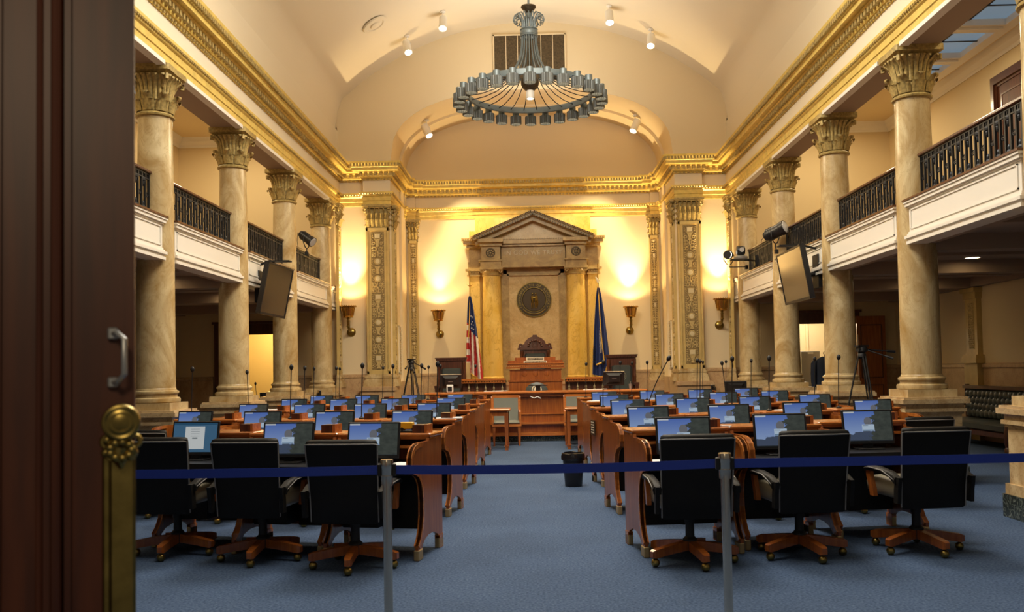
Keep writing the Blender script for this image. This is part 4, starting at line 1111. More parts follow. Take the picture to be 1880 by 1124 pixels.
A_ROW = [7.72, 9.86, 12.0, 14.1, 16.05]; R_ROW = [5.8, 8, 8, 8, 8]
XS = {-1:[-1.22,-2.07,-2.93,-3.80], 1:[1.13,1.98,2.85,3.74]}
ordn = ['nearest the aisle','second from the aisle','third from the aisle','farthest from the aisle']
rown = ['front row','second row','third row','fourth row','fifth row']
side_w = {-1:'left block',1:'right block'}
dk = desk(); ud = [False]
ch0 = swivel_chair(0); uc0 = [False]; ch1 = swivel_chair(.07); uc1 = [False]
mons = {k:[monitor(k),[False]] for k in ('login','idle','doc')}
ms = [[mic(.56,.03,0),[False]],[mic(.58,.42,-.2),[False]],[mic(.52,.08,2.5),[False]]]
jit = random.Random(11)
chair_xy = {(-1,0):(-1.42,7.00,-.10),(-1,1):(-2.24,7.32,-.12),(-1,2):(-3.05,7.60,-.14),(1,0):(1.16,6.97,.05),(1,1):(2.05,7.16,.12),(1,2):(3.02,7.30,.12)}
DESKS = {}
for s in (-1,1):
    for r in range(5):
        for k in range(4):
            if r == 0 and k == 3: continue
            x = XS[s][k]; 
            if r == 0: x = [-1.22,-2.045,-2.87][k] if s < 0 else [1.15,2.0,2.87][k]
            D = A_ROW[r] + x*x/(2*R_ROW[r]); rz = math.atan(x/R_ROW[r])
            rz = (-.20 if s < 0 else .13) if r == 0 else (math.copysign(.16,x)*.6+rz*.35)
            where = '%s, %s, %s' % (ordn[k] if not (r==0 and k==2) else 'third from the aisle', rown[r], side_w[s])
            nmr = 'cherry wood desk with curved side panels'
            dup(dk, ud, (x,D,0), rz, '%s, %s' % (nmr, where), None)
            DESKS[(s,r,k)] = (x,D,rz)
            def loc(lx, ly, lz): return (x+lx*cos(rz)-ly*sin(rz), D+lx*sin(rz)+ly*cos(rz), lz)
            # monitor on the worktop
            kind = 'doc' if (s,r,k)==(-1,0,2) else ('login' if (s*7+r*5+k*3) % 5 not in (1,) or r == 0 else 'idle')
            mr = rz*.7 + jit.uniform(-.05,.05) + (0 if s<0 else -.04)
            lx = jit.uniform(-.03,.0) - (.02 if s < 0 else 0)
            if (s,r)==(-1,0): lx = (-.04,.02,-.10)[k]
            dsc = {'doc':'monitor showing a white page','login':'monitor with blue wallpaper and pale box','idle':'monitor with plain blue wallpaper'}[kind]
            dup(mons[kind][0], mons[kind][1], loc(lx,-.475,.745), mr, '%s, %s' % (dsc, where))
            # microphone on the shelf
            if not (r == 0):
                w_ = 1 if (s,r,k)==(1,1,0) else (2 if (s,r,k) in ((1,2,2),(-1,2,3),(-1,3,1)) else 0)
                dup(ms[w_][0], ms[w_][1], loc(jit.choice((-.30,-.27,.16)) if (s,r,k)!=(1,1,0) else .05,-.14,.985), rz, '%s, %s' % ('black gooseneck microphone leaning right' if w_==1 else 'thin black gooseneck microphone', where))
            # chair
            if r == 0:
                cx, cy, ca = chair_xy[(s,k)]
                dup(ch0, uc0, (cx,cy,0), ca, 'black leather swivel chair, %s' % where)
            else:
                cx, cy, _ = loc(jit.uniform(-.03,.05)+(.04 if s>0 else -.02), -1.02+jit.uniform(-.04,.02), 0)
                dup(ch1, uc1, (cx,cy,0), rz+jit.uniform(-.15,.15), 'black leather swivel chair, %s' % where)

# things on the desks -----------------------------------------------------------
def on_desk(key, lx, ly, lz):
    x, D, rz = DESKS[key]; return (x+lx*cos(rz)-ly*sin(rz), D+lx*sin(rz)+ly*cos(rz), lz), rz
def paper(key, lx, ly, lz, label, w=.21, h=.28, n=1, a=0):
    (x,y,z), rz = on_desk(key, lx, ly, lz); m = MB(); m.T = Matrix.Rotation(a,4,'Z')
    for i in range(n): 
        o = .004*((i*7)%3); m.box(-w/2+o,w/2+o,-h/2,h/2,i*.004,i*.004+.004)
    m.T = None
    o = m.build('paper_stack', M['paper']); o.location = (x,y,z+.001); o.rotation_euler = (0,0,rz); tag(o, label, 'paper')
paper((-1,0,0), .28,-.60,.745,'white paper pad on the nearest left desk beside the aisle', n=4)
paper((1,0,0), -.26,-.62,.745,'white papers on the nearest right desk beside the aisle', n=2)
paper((-1,1,0), .30,-.16,.985,'white sheets on the desk shelf, second row, left of the aisle', .28,.24,2,.3)
paper((-1,2,3), .10,-.16,.985,'long white sheets on a shelf of the third row, far left', .34,.22,3,.1)
paper((1,3,0), -.20,-.16,.985,'white sheets on the aisle desk, fourth row, right block', .28,.2,2,.1)
paper((1,1,2), -.05,-.16,.985,'white papers on a shelf of the second row, right block', .24,.2,2,.2)
paper((1,1,3), .26,-.16,.985,'white papers at the right end of the second row', .24,.2,2,.2)
# yellow toy truck on a little black stand
(x,y,z), rz = on_desk((-1,0,0), .17,-.17,.985)
t = thing('toy_bus', 'small yellow toy bus on a dark stand on the nearest left desk', 'toy', (x,y,z), rz)
m = MB(); m.box(-.105,.105,-.045,.045,.001,.012); m.build('stand', M['blackm'], t)
m = MB(); m.bbox(-.075,.045,-.028,.028,.026,.085,.006); m.bbox(.045,.078,-.025,.025,.026,.055,.005); m.build('body', M['yellow'], t)
m = MB()
for xx in (-.05,.05):
    for yy in (-.028,.028): m = MB(); m.lathe([(.001,-.006),(.014,-.006),(.014,.006),(.001,.006)], (xx,yy,.027), 12, axis='y'); m.build('wheel', M['blackm'], t)

# crumpled tissue and dish
(x,y,z), rz = on_desk((-1,0,0), -.05,-.66,.745)
t = thing('tissue_pack', 'crumpled cream tissue on a small grey dish behind the left barrier post', 'tissue', (x+.03,y,z), rz)
m = MB(); m.bbox(-.09,.09,-.05,.05,.001,.03,.01); m.build('dish', M['greypl'], t)
m = MB(); rn = random.Random(3); m.rings([[((.055-.012*j)*(1+.25*rn.random())*cos(2*PI*i/10),(.035-.006*j)*(1+.3*rn.random())*sin(2*PI*i/10),.03+.028*j) for i in range(10)] for j in range(4)]); m.build('tissue', M['medal'], t, True)
# cable loops from the nearest left desk
(x,y,z), rz = on_desk((-1,0,0), .20,-.32,.75)
m = MB(); m.tube([(0,.1,.10),(.05,.06,.09),(.11,0,.05),(.15,-.05,.006),(.17,-.12,.006)],.004,6); o = m.build('power_cable', M['greypl']); o.location=(x,y,z); tag(o,'thin grey cable hanging beside the monitor on the nearest left desk','cable')
# pen on the right front desk
(x,y,z), rz = on_desk((1,0,0), .36,-.2,.987)
m = MB(); m.cyl((0,0,.006),(.10,-.09,.006),.005,seg=6); o = m.build('pen', M['paper']); o.location=(x,y,z); tag(o,'thin white pen lying on the first desk right of the aisle','pen')
# sign plate on the side of the third-row aisle desk, right block
x, D, rz = DESKS[(1,2,0)]
m = MB(); m.box(-.004,.004,-.12,.12,0,.20); m.m = 1
for i in range(5): m.box(-.006,-.004,-.09,.09,.03+i*.033,.045+i*.033)
o = m.build('sign_plaque', [M['bronze'], M['medal']]); o.location = (x-(.422*cos(rz))+.18*sin(rz), D-(.422*sin(rz))-.18*cos(rz), .62); o.rotation_euler=(0,0,rz)
tag(o,'small dark lettered plaque on the aisle side of a right block desk','sign')
# waste bin
t = thing('waste_bin', 'black plastic waste bin with a liner beside the right desks in the aisle', 'bin', (.46,11.55,0))
m = MB(); m.lathe([(.105,0),(.11,.01),(.135,.36),(.145,.37),(.145,.39),(.125,.39),(.10,.02)], seg=24); m.build('bucket', M['greypl2'] if 'greypl2' in M else M['black'], t, True)
m = MB(); rn = random.Random(4)
m.rings([[(r*(1+.05*rn.random())*cos(2*PI*i/22),r*(1+.05*rn.random())*sin(2*PI*i/22),z+.012*rn.random()) for i in range(22)] for r,z in ((.148,.33),(.152,.38),(.145,.415),(.125,.42),(.12,.37))], cap=False); m.build('liner', M['bag'], t, True)

# clerk tables and leather guest chairs before the rostrum ----------------------
def table(x, y, label):
    t = thing('clerk_table', label, 'table', (x,y,0))
    m = MB(); m.bbox(-.62,.62,-.33,.33,.735,.77,.01); m.build('tabletop', M['cherryt'], t)
    m = MB(); m.box(-.56,.56,-.28,.28,.64,.735); m.build('apron', M['cherry'], t)
    for a in (-1,1):
        for b in (-1,1):
            m = MB(); cx, cy = a*.54, b*.26
            m.box(cx-.035,cx+.035,cy-.035,cy+.035,.62,.70); m.rings([[(cx-q,cy-q,z),(cx+q,cy-q,z),(cx+q,cy+q,z),(cx-q,cy+q,z)] for q,z in ((.024,.09),(.035,.60),(.035,.62))]); m.box(cx-.04,cx+.04,cy-.04,cy+.04,.07,.10); m.box(cx-.03,cx+.03,cy-.03,cy+.03,0,.07); m.build('leg', M['cherry'], t)
table(-1.10,17.05,'small wooden table with tapered legs left of the aisle before the counter')
table(1.14,17.05,'small wooden table with tapered legs right of the aisle before the counter')
def guest():
    t = thing('guest_chair', '', 'chair')   # faces -y
    m = MB()
    for s in (-1,1):
        m.rings([[(s*.27-.03,y-.025,z),(s*.27+.03,y-.025,z),(s*.27+.03,y+.025,z),(s*.27-.03,y+.025,z)] for y,z in ((.26,.42),(.28,.7),(.31,.93),(.32,.96))])
        m.rings([[(s*.27-.02,y-.03,z-.018),(s*.27+.02,y-.03,z-.018),(s*.27+.02,y-.03,z+.018),(s*.27-.02,y-.03,z+.018)] for y,z in ((.30,.68),(0,.67),(-.22,.64))])
        m.box(s*.29,s*.25,-.27,-.23,.44,.66)
    m.box(-.28,.28,.28,.34,.92,.98); m.box(-.29,.29,-.28,.28,.38,.43); m.build('frame', M['cherryt'], t)
    m = MB()
    m.rings([[(-.245,y-.03,z),(0,y-.05,z),(.245,y-.03,z),(.245,y+.03,z),(-.245,y+.03,z)] for y,z in ((.22,.46),(.25,.65),(.285,.85),(.295,.93))]); m.build('back_cushion', M['cleather'], t, True)
    m = MB(); m.bbox(-.27,.27,-.29,.22,.42,.49,.03); m.build('seat', M['cleather'], t, True)
    for a in (-1,1):
        for b in (-1,1):
            m = MB(); m.rings([[(a*.25-q,b*.24+dy-q,z),(a*.25+q,b*.24+dy-q,z),(a*.25+q,b*.24+dy+q,z),(a*.25-q,b*.24+dy+q,z)] for q,z,dy in ((.016,0,b*.03),(.03,.38,0))]); m.build('leg', M['cherry'], t)
    return t
p_ = guest(); used = [False]
dup(p_, used, (-.60,18.0,0), .05, 'grey leather armchair with glossy wooden frame left of the aisle facing the room')
dup(p_, used, (.84,18.0,0), -.05, 'grey leather armchair with wooden frame half hidden behind the right table')

# chairs with a gilt seal beyond the last desks --------------------------------
def seal_chair(x, y, rz, z, label):
    t = thing('seal_chair', label, 'chair', (x,y,z), rz)
    m = MB(); m.rings([[(w_*cos(PI*q/10)*1.0, .02+dy, hh*sin(PI*q/10)**.6+.55) for q in range(11)] for w_,hh,dy in ((.24,.36,-.03),(.28,.42,0),(.28,.42,.05),(.24,.36,.08))]); m.build('backrest', M['gleather'], t, True)
    m = MB(); m.torus((0,-.02,.80),.10,.014,'y',20,6); m.lathe([(.07,0),(.06,-.012),(.001,-.016)],(0,-.012,.80),14,axis='y'); m.build('gilt_seal', M['medal'], t, True)
    m = MB(); m.bbox(-.26,.26,-.45,.05,.40,.50,.03); m.build('seat', M['gleather'], t, True)
    m = MB(); m.cyl((0,-.2,.06),(0,-.2,.42),.03)
    for i in range(5):
        a = 2*PI*i/5; m.bar((0,-.2,.09),(.28*cos(a),-.2+.28*sin(a),.05),.05,.04); m.sphere((.28*cos(a),-.2+.28*sin(a),.025),.025,8,5)
    m.build('base', M['cherry'], t)
    return t
seal_chair(-3.95,18.3,.1,0,'dark round backed chair with gilt seal near the left end of last row')
seal_chair(3.75,18.6,-.1,0,'dark round backed chair with gilt seal right of the wide right pilaster')
seal_chair(.02,19.96,0,.24,'grey blue chair back with gilt seal behind the counter, below the lectern')

# monitors and gadgets on the counter
def back_monitor(x, y, z, w, h, label, mat='black', tilt=.2, rz=0):
    t = thing('office_monitor', label, 'monitor', (x,y,z), rz)
    T = Matrix.Translation((0,0,.08)) @ Matrix.Rotation(tilt,4,'X')
    m = MB(); m.T = T; m.bbox(-w/2,w/2,-.02,.02,0,h,.01); m.rings([[(-w*.38,-.02,.04),(w*.38,-.02,.04),(w*.38,-.02,h*.9),(-w*.38,-.02,h*.9)],[(-w*.25,-.06,.09),(w*.25,-.06,.09),(w*.25,-.06,h*.75),(-w*.25,-.06,h*.75)]]); m.T = None; m.build('housing', M[mat], t)
    m = MB(); m.T = T; m.box(-w/2,w/2,-.022,.022,h-.008,h+.003); m.box(-.05,.05,-.063,-.058,h*.5,h*.53); m.T = None; m.build('pale_edge', M['silver'], t)
    m = MB(); m.bbox(-.12,.12,-.08,.1,0,.015,.005); m.box(-.03,.03,-.02,.02,.01,.14); m.build('stand', M[mat], t)
    return t
back_monitor(1.66,19.15,1.045,.44,.30,'black monitor seen from behind on the right end of counter')
back_monitor(-1.82,19.3,1.045,.46,.30,'dark monitor with pale top edge on the left end of counter')
t = thing('desk_phone', 'small white edged phone on the counter before the left side chair', 'phone', (-1.80,18.85,1.045))
m = MB(); m.bbox(-.07,.07,-.03,.03,0,.16,.012); m.build('casing', M['paper'], t)
m = MB(); m.box(-.045,.045,-.034,-.03,.02,.12); m.build('display', M['black'], t)
t = thing('paper_cup', 'small steel cup on the counter right of the black monitor', 'cup', (2.0,19.05,1.045))
m = MB(); m.lathe([(.03,0),(.04,.11),(.035,.11),(.026,.01)],seg=16); m.build('cup_body', M['silver'], t, True)
m = MB(); m.tube([(.0,.0,.02),(.005,.0,.16)],.006,6); m.build('spoon', M['silver'], t)
t = thing('counter_keyboard', 'dark flat screen tablet lying across the middle of the counter', 'tablet', (.05,19.15,1.045))
m = MB(); m.bbox(-.20,.20,-.1,.1,.10,.12,.004); m.box(-.05,.05,-.03,.03,0,.1); m.build('casing', M['black'], t)
paper_sets = [(-.9,19.1,'white papers spread on the left half of the counter'),(1.2,19.0,'white papers spread on the right half of the counter')]
for x, y, lb in paper_sets:
    m = MB(); m.box(-.2,.2,-.1,.1,0,.006); m.box(.05,.3,-.08,.12,.006,.012); o = m.build('paper_stack', M['paper']); o.location=(x,y,1.046); tag(o,lb,'paper')

# ------------------------------------------------------------------ side aisle furniture
# black monitors on clerks' desks near the end wall
def clerk_desk(x, y, rz, label):
    t = thing('side_desk', label, 'desk', (x,y,0), rz)
    m = MB(); m.bbox(-.6,.6,-.3,.3,.72,.76,.008); m.build('desktop', M['cherryt'], t)
    m = MB(); m.box(-.55,-.50,-.27,.27,0,.72); m.box(.50,.55,-.27,.27,0,.72); m.box(-.50,.50,.22,.25,.15,.72); m.build('carcass', M['cherry'], t)
clerk_desk(4.05,18.35+.75,0,'small wooden desk under black monitor by the farthest right column')
clerk_desk(-5.55,18.6,0,'small wooden desk under black monitor behind the left colonnade')
back_monitor(4.22,19.1,.76,.46,.33,'large black monitor beside farthest right marble column', tilt=.05)
back_monitor(3.75,19.2,.76,.20,.26,'narrow black monitor angled left of large black one', tilt=.05, rz=1.1)
back_monitor(-5.55,18.6,.76,.36,.28,'black monitor in front of the lit left doorway', tilt=.05)
back_monitor(-4.55,18.9,.76-.76+.76,.16,.30,'slim black monitor edge at the left end of fifth row', tilt=.05, rz=-1.1)
clerk_desk(-4.45,19.0-.0,0,'small wooden desk in front of the farthest left column')
# extra microphone at the lit doorway desk
dup(ms[2][0], ms[2][1], (-5.75,18.45,.76), 0, 'black gooseneck microphone in front of the lit left doorway')
# door leaf open in the right aisle
t = thing('door_leaf', 'reddish wooden door standing open beside the right doorway', 'door', (7.52,21.16,0))
m = MB(); m.box(0,.66,-.04,.02,.01,2.60); m.build('leaf', M['cherry'], t)
m = MB()
for z0,z1 in ((.15,1.0),(1.15,2.40)): 
    for a,b,c,d in ((.08,.10,z0,z1),(.56,.58,z0,z1),(.08,.58,z0,z0+.02),(.08,.58,z1-.02,z1)): m.box(a,b,-.055,-.04,c,d)
m.build('mouldings', M['dwood'], t)
# cabinet in the lit room
t = thing('metal_cabinet', 'plain grey metal cabinet in the room beyond the right doorway', 'cabinet', (7.0,23.2,0))
m = MB(); m.bbox(-.24,.24,-.2,.2,0,1.83,.01); m.build('body', M['silver'], t)
m = MB(); m.box(-.07,.07,-.21,-.2,1.76,1.80); m.build('tag', M['paper'], t)
# jacket on a stand
t = thing('dark_jacket', 'dark navy suit jacket hanging beside the third right column', 'jacket', (6.27,19.6,0))
def ell(a, b, z, cx=0, n=14): return [(cx+a*cos(2*PI*i/n), b*sin(2*PI*i/n), z) for i in range(n)]
m = MB(); m.rings([ell(.21,.12,.95),ell(.215,.125,1.1),ell(.20,.115,1.3),ell(.215,.12,1.45),ell(.21,.10,1.56),ell(.12,.07,1.63),ell(.06,.05,1.66)]); m.build('body', M['navy'], t, True)
for s in (-1,1):
    m = MB(); m.tube([(s*.19,0,1.57),(s*.24,-.01,1.50),(s*.26,-.02,1.3),(s*.265,-.03,1.12),(s*.25,-.04,1.0)],[.05,.065,.06,.055,.05],10); m.build('sleeve', M['navy'], t, True)
m = MB(); m.cyl((0,0,0),(0,0,1.7),.015); m.lathe([(.2,0),(.2,.02),(.03,.04)],seg=20); m.torus((0,0,1.73),.03,.006,'y',12,5); m.build('stand', M['dwood'], t)
# tufted bench
t = thing('tufted_bench', 'black tufted leather bench with carved wooden posts behind the largest right column', 'bench', (8.0,16.2,0))
m = MB(); m.bbox(-.36,.30,-1.30,1.30,.30,.44,.03); m.build('seat', M['gleather'], t, True)
m = MB(); m.bbox(.26,.36,-1.30,1.30,.44,.98,.03); bk = m.build('backrest', M['gleather'], t, True)
m = MB()
for r in range(4):
    for c in range(16):
        y = -1.2+c*.155+(.078 if r%2 else 0); z = .53+r*.115
        if y < 1.25: m.sphere((.262,y,z),.085,8,6,(.38,1.0,.95))
m.build('tufting', M['gleather'], bk, True)
m = MB(); m.box(.24,.40,-1.36,1.36,.98,1.04)
m.box(-.37,.36,-1.36,1.36,.22,.30)
m.build('frame', M['dwood'], t)
for y in (-1.36,1.36):
    for x in (-.34,.33):
        m = MB(); m.lathe([(.05,0),(.05,.05),(.035,.08),(.05,.14),(.05,.34),(.035,.38),(.045,.5),(.045,.72 if x<0 else .98),(.06,.76 if x<0 else 1.02),(.04,.80 if x<0 else 1.06)],(x,y,0),14); m.build('post', M['dwood'], t, True)
    
t = bpy.data.objects['tufted_bench']
m = MB(); 
for y in (-1.36,1.36): m.box(-.34,.33,y-.03,y+.03,.66,.71)
m.build('arm_rail', M['dwood'], t)

# ------------------------------------------------------------------ chandelier
CY = 16.0
t = thing('ring_chandelier', 'large grey ring chandelier with ribbed shades hanging high over the aisle', 'chandelier', (0,CY,6.2))
def Wc(m, name, mat, sm=True, par=None): 
    m.v = [(x,y+CY,z) for x,y,z in m.v]; return m.build(name, mat, par or t, sm, world=True)
m = MB(); m.cyl((0,0,8.0),(0,0,vault(0)-.03),.02); m.lathe([(.10,vault(0)-.10),(.12,vault(0)-.02),(.02,vault(0))],seg=20); Wc(m,'hanging_rod',M['grey'])
m = MB(); m.lathe([(.02,7.90),(.05,7.93),(.10,7.99),(.135,8.03),(.135,8.05),(.02,8.06)],seg=24); Wc(m,'canopy',M['bronze'])
m = MB(); NR = 20
for i in range(NR):
    a = 2*PI*i/NR
    pr_ = [(.13,7.58),(.12,7.68),(.13,7.78),(.17,7.86),(.22,7.885),(.265,7.86),(.28,7.80),(.26,7.755),(.225,7.76),(.215,7.79)]
    m.tube([(r*cos(a),r*sin(a),z) for r,z in pr_],.011,5)
    m.tube([(.03*cos(a),.03*sin(a),7.95),(.06*cos(a),.06*sin(a),7.85),(.11*cos(a),.11*sin(a),7.6)],.009,5)
Wc(m,'plume',M['grey'])
m = MB(); m.lathe([(.125,7.50),(.155,7.52),(.165,7.56),(.155,7.60),(.13,7.62),(.12,7.56)],seg=28); m.torus((0,0,7.62),.15,.014,seg=28); m.torus((0,0,7.50),.15,.014,seg=28); Wc(m,'collar',M['grey'])
m = MB()
for i in range(NR):
    a = 2*PI*i/NR; m.tube([(r*cos(a),r*sin(a),z) for r,z in ((.135,7.50),(.14,7.34),(.165,7.18),(.21,7.04),(.27,6.92),(.35,6.80))],[.0105]*6,6)
Wc(m,'rod_bundle',M['grey'])
NS = 28
m = MB()
for i in range(NS):
    a = 2*PI*(i+.5)/NS; m.tube([(r*cos(a),r*sin(a),z) for r,z in ((.30,6.82),(.45,6.69),(.65,6.58),(.9,6.51),(1.13,6.49))],.0085,5)
Wc(m,'curved_spokes',M['iron'])
m = MB(); m.lathe([(1.13,6.44),(1.16,6.44),(1.16,6.53),(1.13,6.53),(1.13,6.44)],seg=72,cap=False); m.torus((0,0,6.44),1.145,.014,seg=72,s2=6); m.torus((0,0,6.53),1.145,.014,seg=72,s2=6); m.torus((0,0,6.80),.32,.018,seg=40,s2=6); Wc(m,'ring',M['grey'])
m = MB(); m.sphere((0,0,6.66),.165,20,12); m.cyl((0,0,6.8),(0,0,7.5),.03); Wc(m,'ball',M['bronze'])
m = MB(); m.lathe([(.06,6.52),(.075,6.48),(.075,6.36),(.06,6.36)],seg=20,cap=False); Wc(m,'centre_can',M['white'])
m = MB(); m.lathe([(.06,6.37),(.001,6.37)],seg=20,cap=False); Wc(m,'centre_lamp',M['spotw'],False)
for i in range(NS):
    a = 2*PI*i/NS; c = (1.285*cos(a),1.285*sin(a),0)
    m = MB(); m.lathe([(.06,6.40),(.106,6.40),(.108,6.395),(.108,6.245),(.098,6.245),(.098,6.39)],c,36,flute=1,fd=.10,cap=False); sh = Wc(m,'lamp_shade',M['greyd'],False)
    m = MB(); m.lathe([(.001,6.51),(.062,6.505),(.064,6.40),(.001,6.40)],c,16); m.cyl((1.15*cos(a),1.15*sin(a),6.47),(1.25*cos(a),1.25*sin(a),6.47),.018); Wc(m,'socket',M['grey'],par=sh)
    m = MB(); m.lathe([(.085,6.33),(.001,6.33)],c,16,cap=False); Wc(m,'bulb',M['lampc'],False,par=sh)

# ------------------------------------------------------------------ ceiling spots
def can(loc, aim, label, L_=.34, r=.09, mat='white'):
    t = thing('ceiling_spotlight', label, 'spotlight', loc)
    d = Vector(aim).normalized(); c = Vector((0,0,-.27))
    m = MB(); m.lathe([(.06,-.03),(.06,.0),(.001,.0)],seg=16); m.cyl((0,0,-.03),(0,0,-.14),.012); m.tube([(0,0,-.14),(.075,0,-.18),tuple(c+Vector((.07,0,0)))],.01,6); m.build('mount', M[mat], t, True)
    m = MB(); a, b = c-d*L_*.5, c+d*L_*.5; m.tube([a,a+d*.01,b-d*.01,b],[r*.85,r,r,r*1.05],20,cap=True); bd = m.build('lamp_can', M[mat], t, True)
    m = MB(); m.tube([b+d*.002,b+d*.006],[r*.85,r*.8],20); m.build('lens', M['spotw'], bd)
    return Vector(loc)+b, d
spots = []
for x, y, z, lb in ((-2.80,20.3,vault(2.8)-.02,'white ceiling spotlight left of the chandelier on the vault'),(2.78,20.3,vault(2.78)-.02,'white ceiling spotlight right of the chandelier on the vault')):
    spots.append(can((x,y,z),(.25 if x < 0 else -.15,-.5,-1),lb))
spots.append(can((-2.60,22.2,arch_z(2.60)-.01),(.45,-.35,-1),'white spotlight at the left of the alcove arch'))
spots.append(can((2.60,22.2,arch_z(2.60)-.01),(-.45,-.35,-1),'white spotlight at the right of the alcove arch'))
spots.append(can((-1.92,19.8,vault(1.92)-.01),(.0,-.5,-1),'white spotlight cut off by the photo top, left of chandelier'))
spots.append(can((1.80,19.8,vault(1.80)-.01),(.0,-.5,-1),'white spotlight cut off by the photo top, right of chandelier'))
t = thing('ceiling_medallion', 'round white plaster medallion on the vault at the top left', 'medallion', (-3.30,18.9,vault(3.30)-.03))
t.rotation_euler = (0, math.asin(3.30/6.69)*-1, 0)
m = MB(); m.lathe([(.28,.0),(.27,-.03),(.20,-.035),(.19,-.015),(.12,-.02),(.11,-.05),(.001,-.06)],seg=32); m.build('disc', M['ceil'], t, True)
for s, lb in ((-1,'small white smoke detector on the left gallery ceiling'),(1,'small white smoke detector on the right gallery ceiling')):
    t = thing('smoke_detector', lb, 'detector', (s*7.55,18.75 if s<0 else 18.7,7.2))
    m = MB(); m.lathe([(.07,0),(.07,-.03),(.045,-.06),(.001,-.06)],seg=20); m.build('casing', M['white'], t, True)

# downlights under the galleries
def downlight():
    t = thing('recessed_downlight', '', 'downlight')
    m = MB(); m.lathe([(.13,0),(.13,-.012),(.105,-.014),(.10,0)],seg=24,cap=False); m.build('trim_ring', M['white'], t, True)
    m = MB(); m.lathe([(.10,-.004),(.001,-.004)],seg=24,cap=False); m.build('lamp', M['lampd'], t)
    return t
p_ = downlight(); used = [False]; DL = []
for s, lst in ((-1,((6.1,10.7,'hidden'),(5.95,14.0,'recessed downlight seen between the first two left columns'),(5.9,17.1,'recessed downlight seen right of the second left column'),(7.4,15.6,'recessed downlight deep in the left aisle ceiling'))),
               (1,((6.75,13.9,'large bright recessed downlight in the right aisle ceiling'),(7.35,17.0,'recessed downlight right of the largest right column'),(6.6,19.2,'recessed downlight seen between two right columns'),(6.35,16.0,'recessed downlight left of the largest right column')))):
    for x, y, lb in lst:
        if lb == 'hidden': continue
        dup(p_, used, (s*x,y,3.098), 0, lb); DL.append((s*x,y))

# ------------------------------------------------------------------ hanging screens
def tv(corners, label, wall_x):
    """corners TL TR BR BL of the glass (world)"""
    TL, TR, BR, BL = [Vector(c) for c in corners]
    c = (TL+TR+BR+BL)/4; ux = ((TR-TL)+(BR-BL)).normalized(); uz = ((TL-BL)+(TR-BR)).normalized(); uz = (uz-ux*uz.dot(ux)).normalized(); n = ux.cross(uz).normalized()
    w = ((TR-TL).length+(BR-BL).length)/4; h = ((TL-BL).length+(TR-BR).length)/4
    t = thing('hanging_screen', label, 'television', tuple(c))
    R = Matrix((ux, -n, uz)).transposed().to_4x4()   # local x right, y into the set, z up
    def B(m, *a):
        m.T = R; m.box(*a); m.T = None
    m = MB(); B(m,-w-.03,w+.03,0,.07,-h-.04,h+.03); B(m,-w*.6,w*.6,.07,.12,-h*.6,h*.6); B(m,-w-.03,-w,-.012,0,-h-.04,h+.03); B(m,w,w+.03,-.012,0,-h-.04,h+.03); B(m,-w-.03,w+.03,-.012,0,h,h+.03); B(m,-w-.03,w+.03,-.012,0,-h-.04,-h); m.build('housing', M['black'], t)
    m = MB(); B(m,-w,w,-.004,-.001,-h,h); m.build('screen', M['tv'], t)
    s = 1 if c.x > 0 else -1
    m = MB(); bk = R @ Vector((0,.12,h*.1)); m.tube([tuple(bk),(s*abs(wall_x-abs(c.x))*.6, bk.y+.05, .0),(s*(wall_x-abs(c.x)), bk.y+.1, .05)],.035,8)
    m.box(s*(wall_x-abs(c.x))-.04, s*(wall_x-abs(c.x))+.04, bk.y-.05, bk.y+.25, -.2, .35)
    tt = R @ Vector((0,.05,h)); m.tube([tuple(tt),(tt.x+s*.15,tt.y+.05,h+.12),(s*(wall_x-abs(c.x)),tt.y+.1,h+.05)],.02,6); m.box(tt.x-.2,tt.x+.2,tt.y-.06,tt.y+.12,h+.09,h+.11); m.build('bracket', M['blackm'], t)
TVS = [[(-4.372, 14.7, 3.325), (-4.256, 15.7, 3.315), (-4.402, 15.75, 2.503), (-4.52, 14.75, 2.547)], [(4.236, 15.6, 3.356), (4.182, 14.1, 3.359), (4.326, 14.15, 2.564), (4.358, 15.65, 2.572)]]
tv(TVS[0], 'dark flat screen tilted down from the left balcony', 4.72)
tv(TVS[1], 'dark flat screen tilted down from the right balcony', 4.72)

# ------------------------------------------------------------------ stage lights and small camera on the rails
def stage(c, aim, label, r=.095, L_=.36, foot=None, lit=False, name='stage_light'):
    t = thing(name, label, 'stage light', c); d = Vector(aim).normalized()
    sd = d.cross(Vector((0,0,1))).normalized()
    m = MB(); a = -d*L_*.5; b = d*L_*.5
    m.tube([a,a+d*.05,a+d*.06,b-d*.10,b-d*.09,b],[r*.7,r*.8,r,r,r*1.1,r*1.15],20)
    for q in range(3): p0 = a+d*(.08+q*.05); m.tube([p0,p0+d*.012],[r*1.06,r*1.06],20)
    bd = m.build('body', M['black'], t, True)
    m = MB(); m.tube([b+d*.001,b+d*.01],[r*1.0,r*.9],20); m.build('lens', M['spotw'] if lit else M['glassy'], bd, True)
    dn = Vector((0,0,-1)); 
    m = MB(); m.tube([tuple(sd*(r+.02)), tuple(sd*(r+.03)+dn*.10), tuple(sd*r*.6+dn*.20), tuple(dn*.22), tuple(-sd*r*.6+dn*.20), tuple(-sd*(r+.03)+dn*.10), tuple(-sd*(r+.02))],.010,6)
    f = Vector(foot) if foot else dn*.32
    m.tube([tuple(dn*.22), tuple(dn*.27), tuple(f)],.012,6); m.box(f.x-.03,f.x+.03,f.y-.04,f.y+.04,f.z-.05,f.z+.03); m.build('yoke', M['blackm'], t, True)
    m = MB(); m.tube([tuple(a), tuple(a-d*.08+dn*.02), tuple(a-d*.10+dn*.2), tuple(a-d*.05+dn*.42)],.006,5); m.build('cable', M['blackm'], t, True)
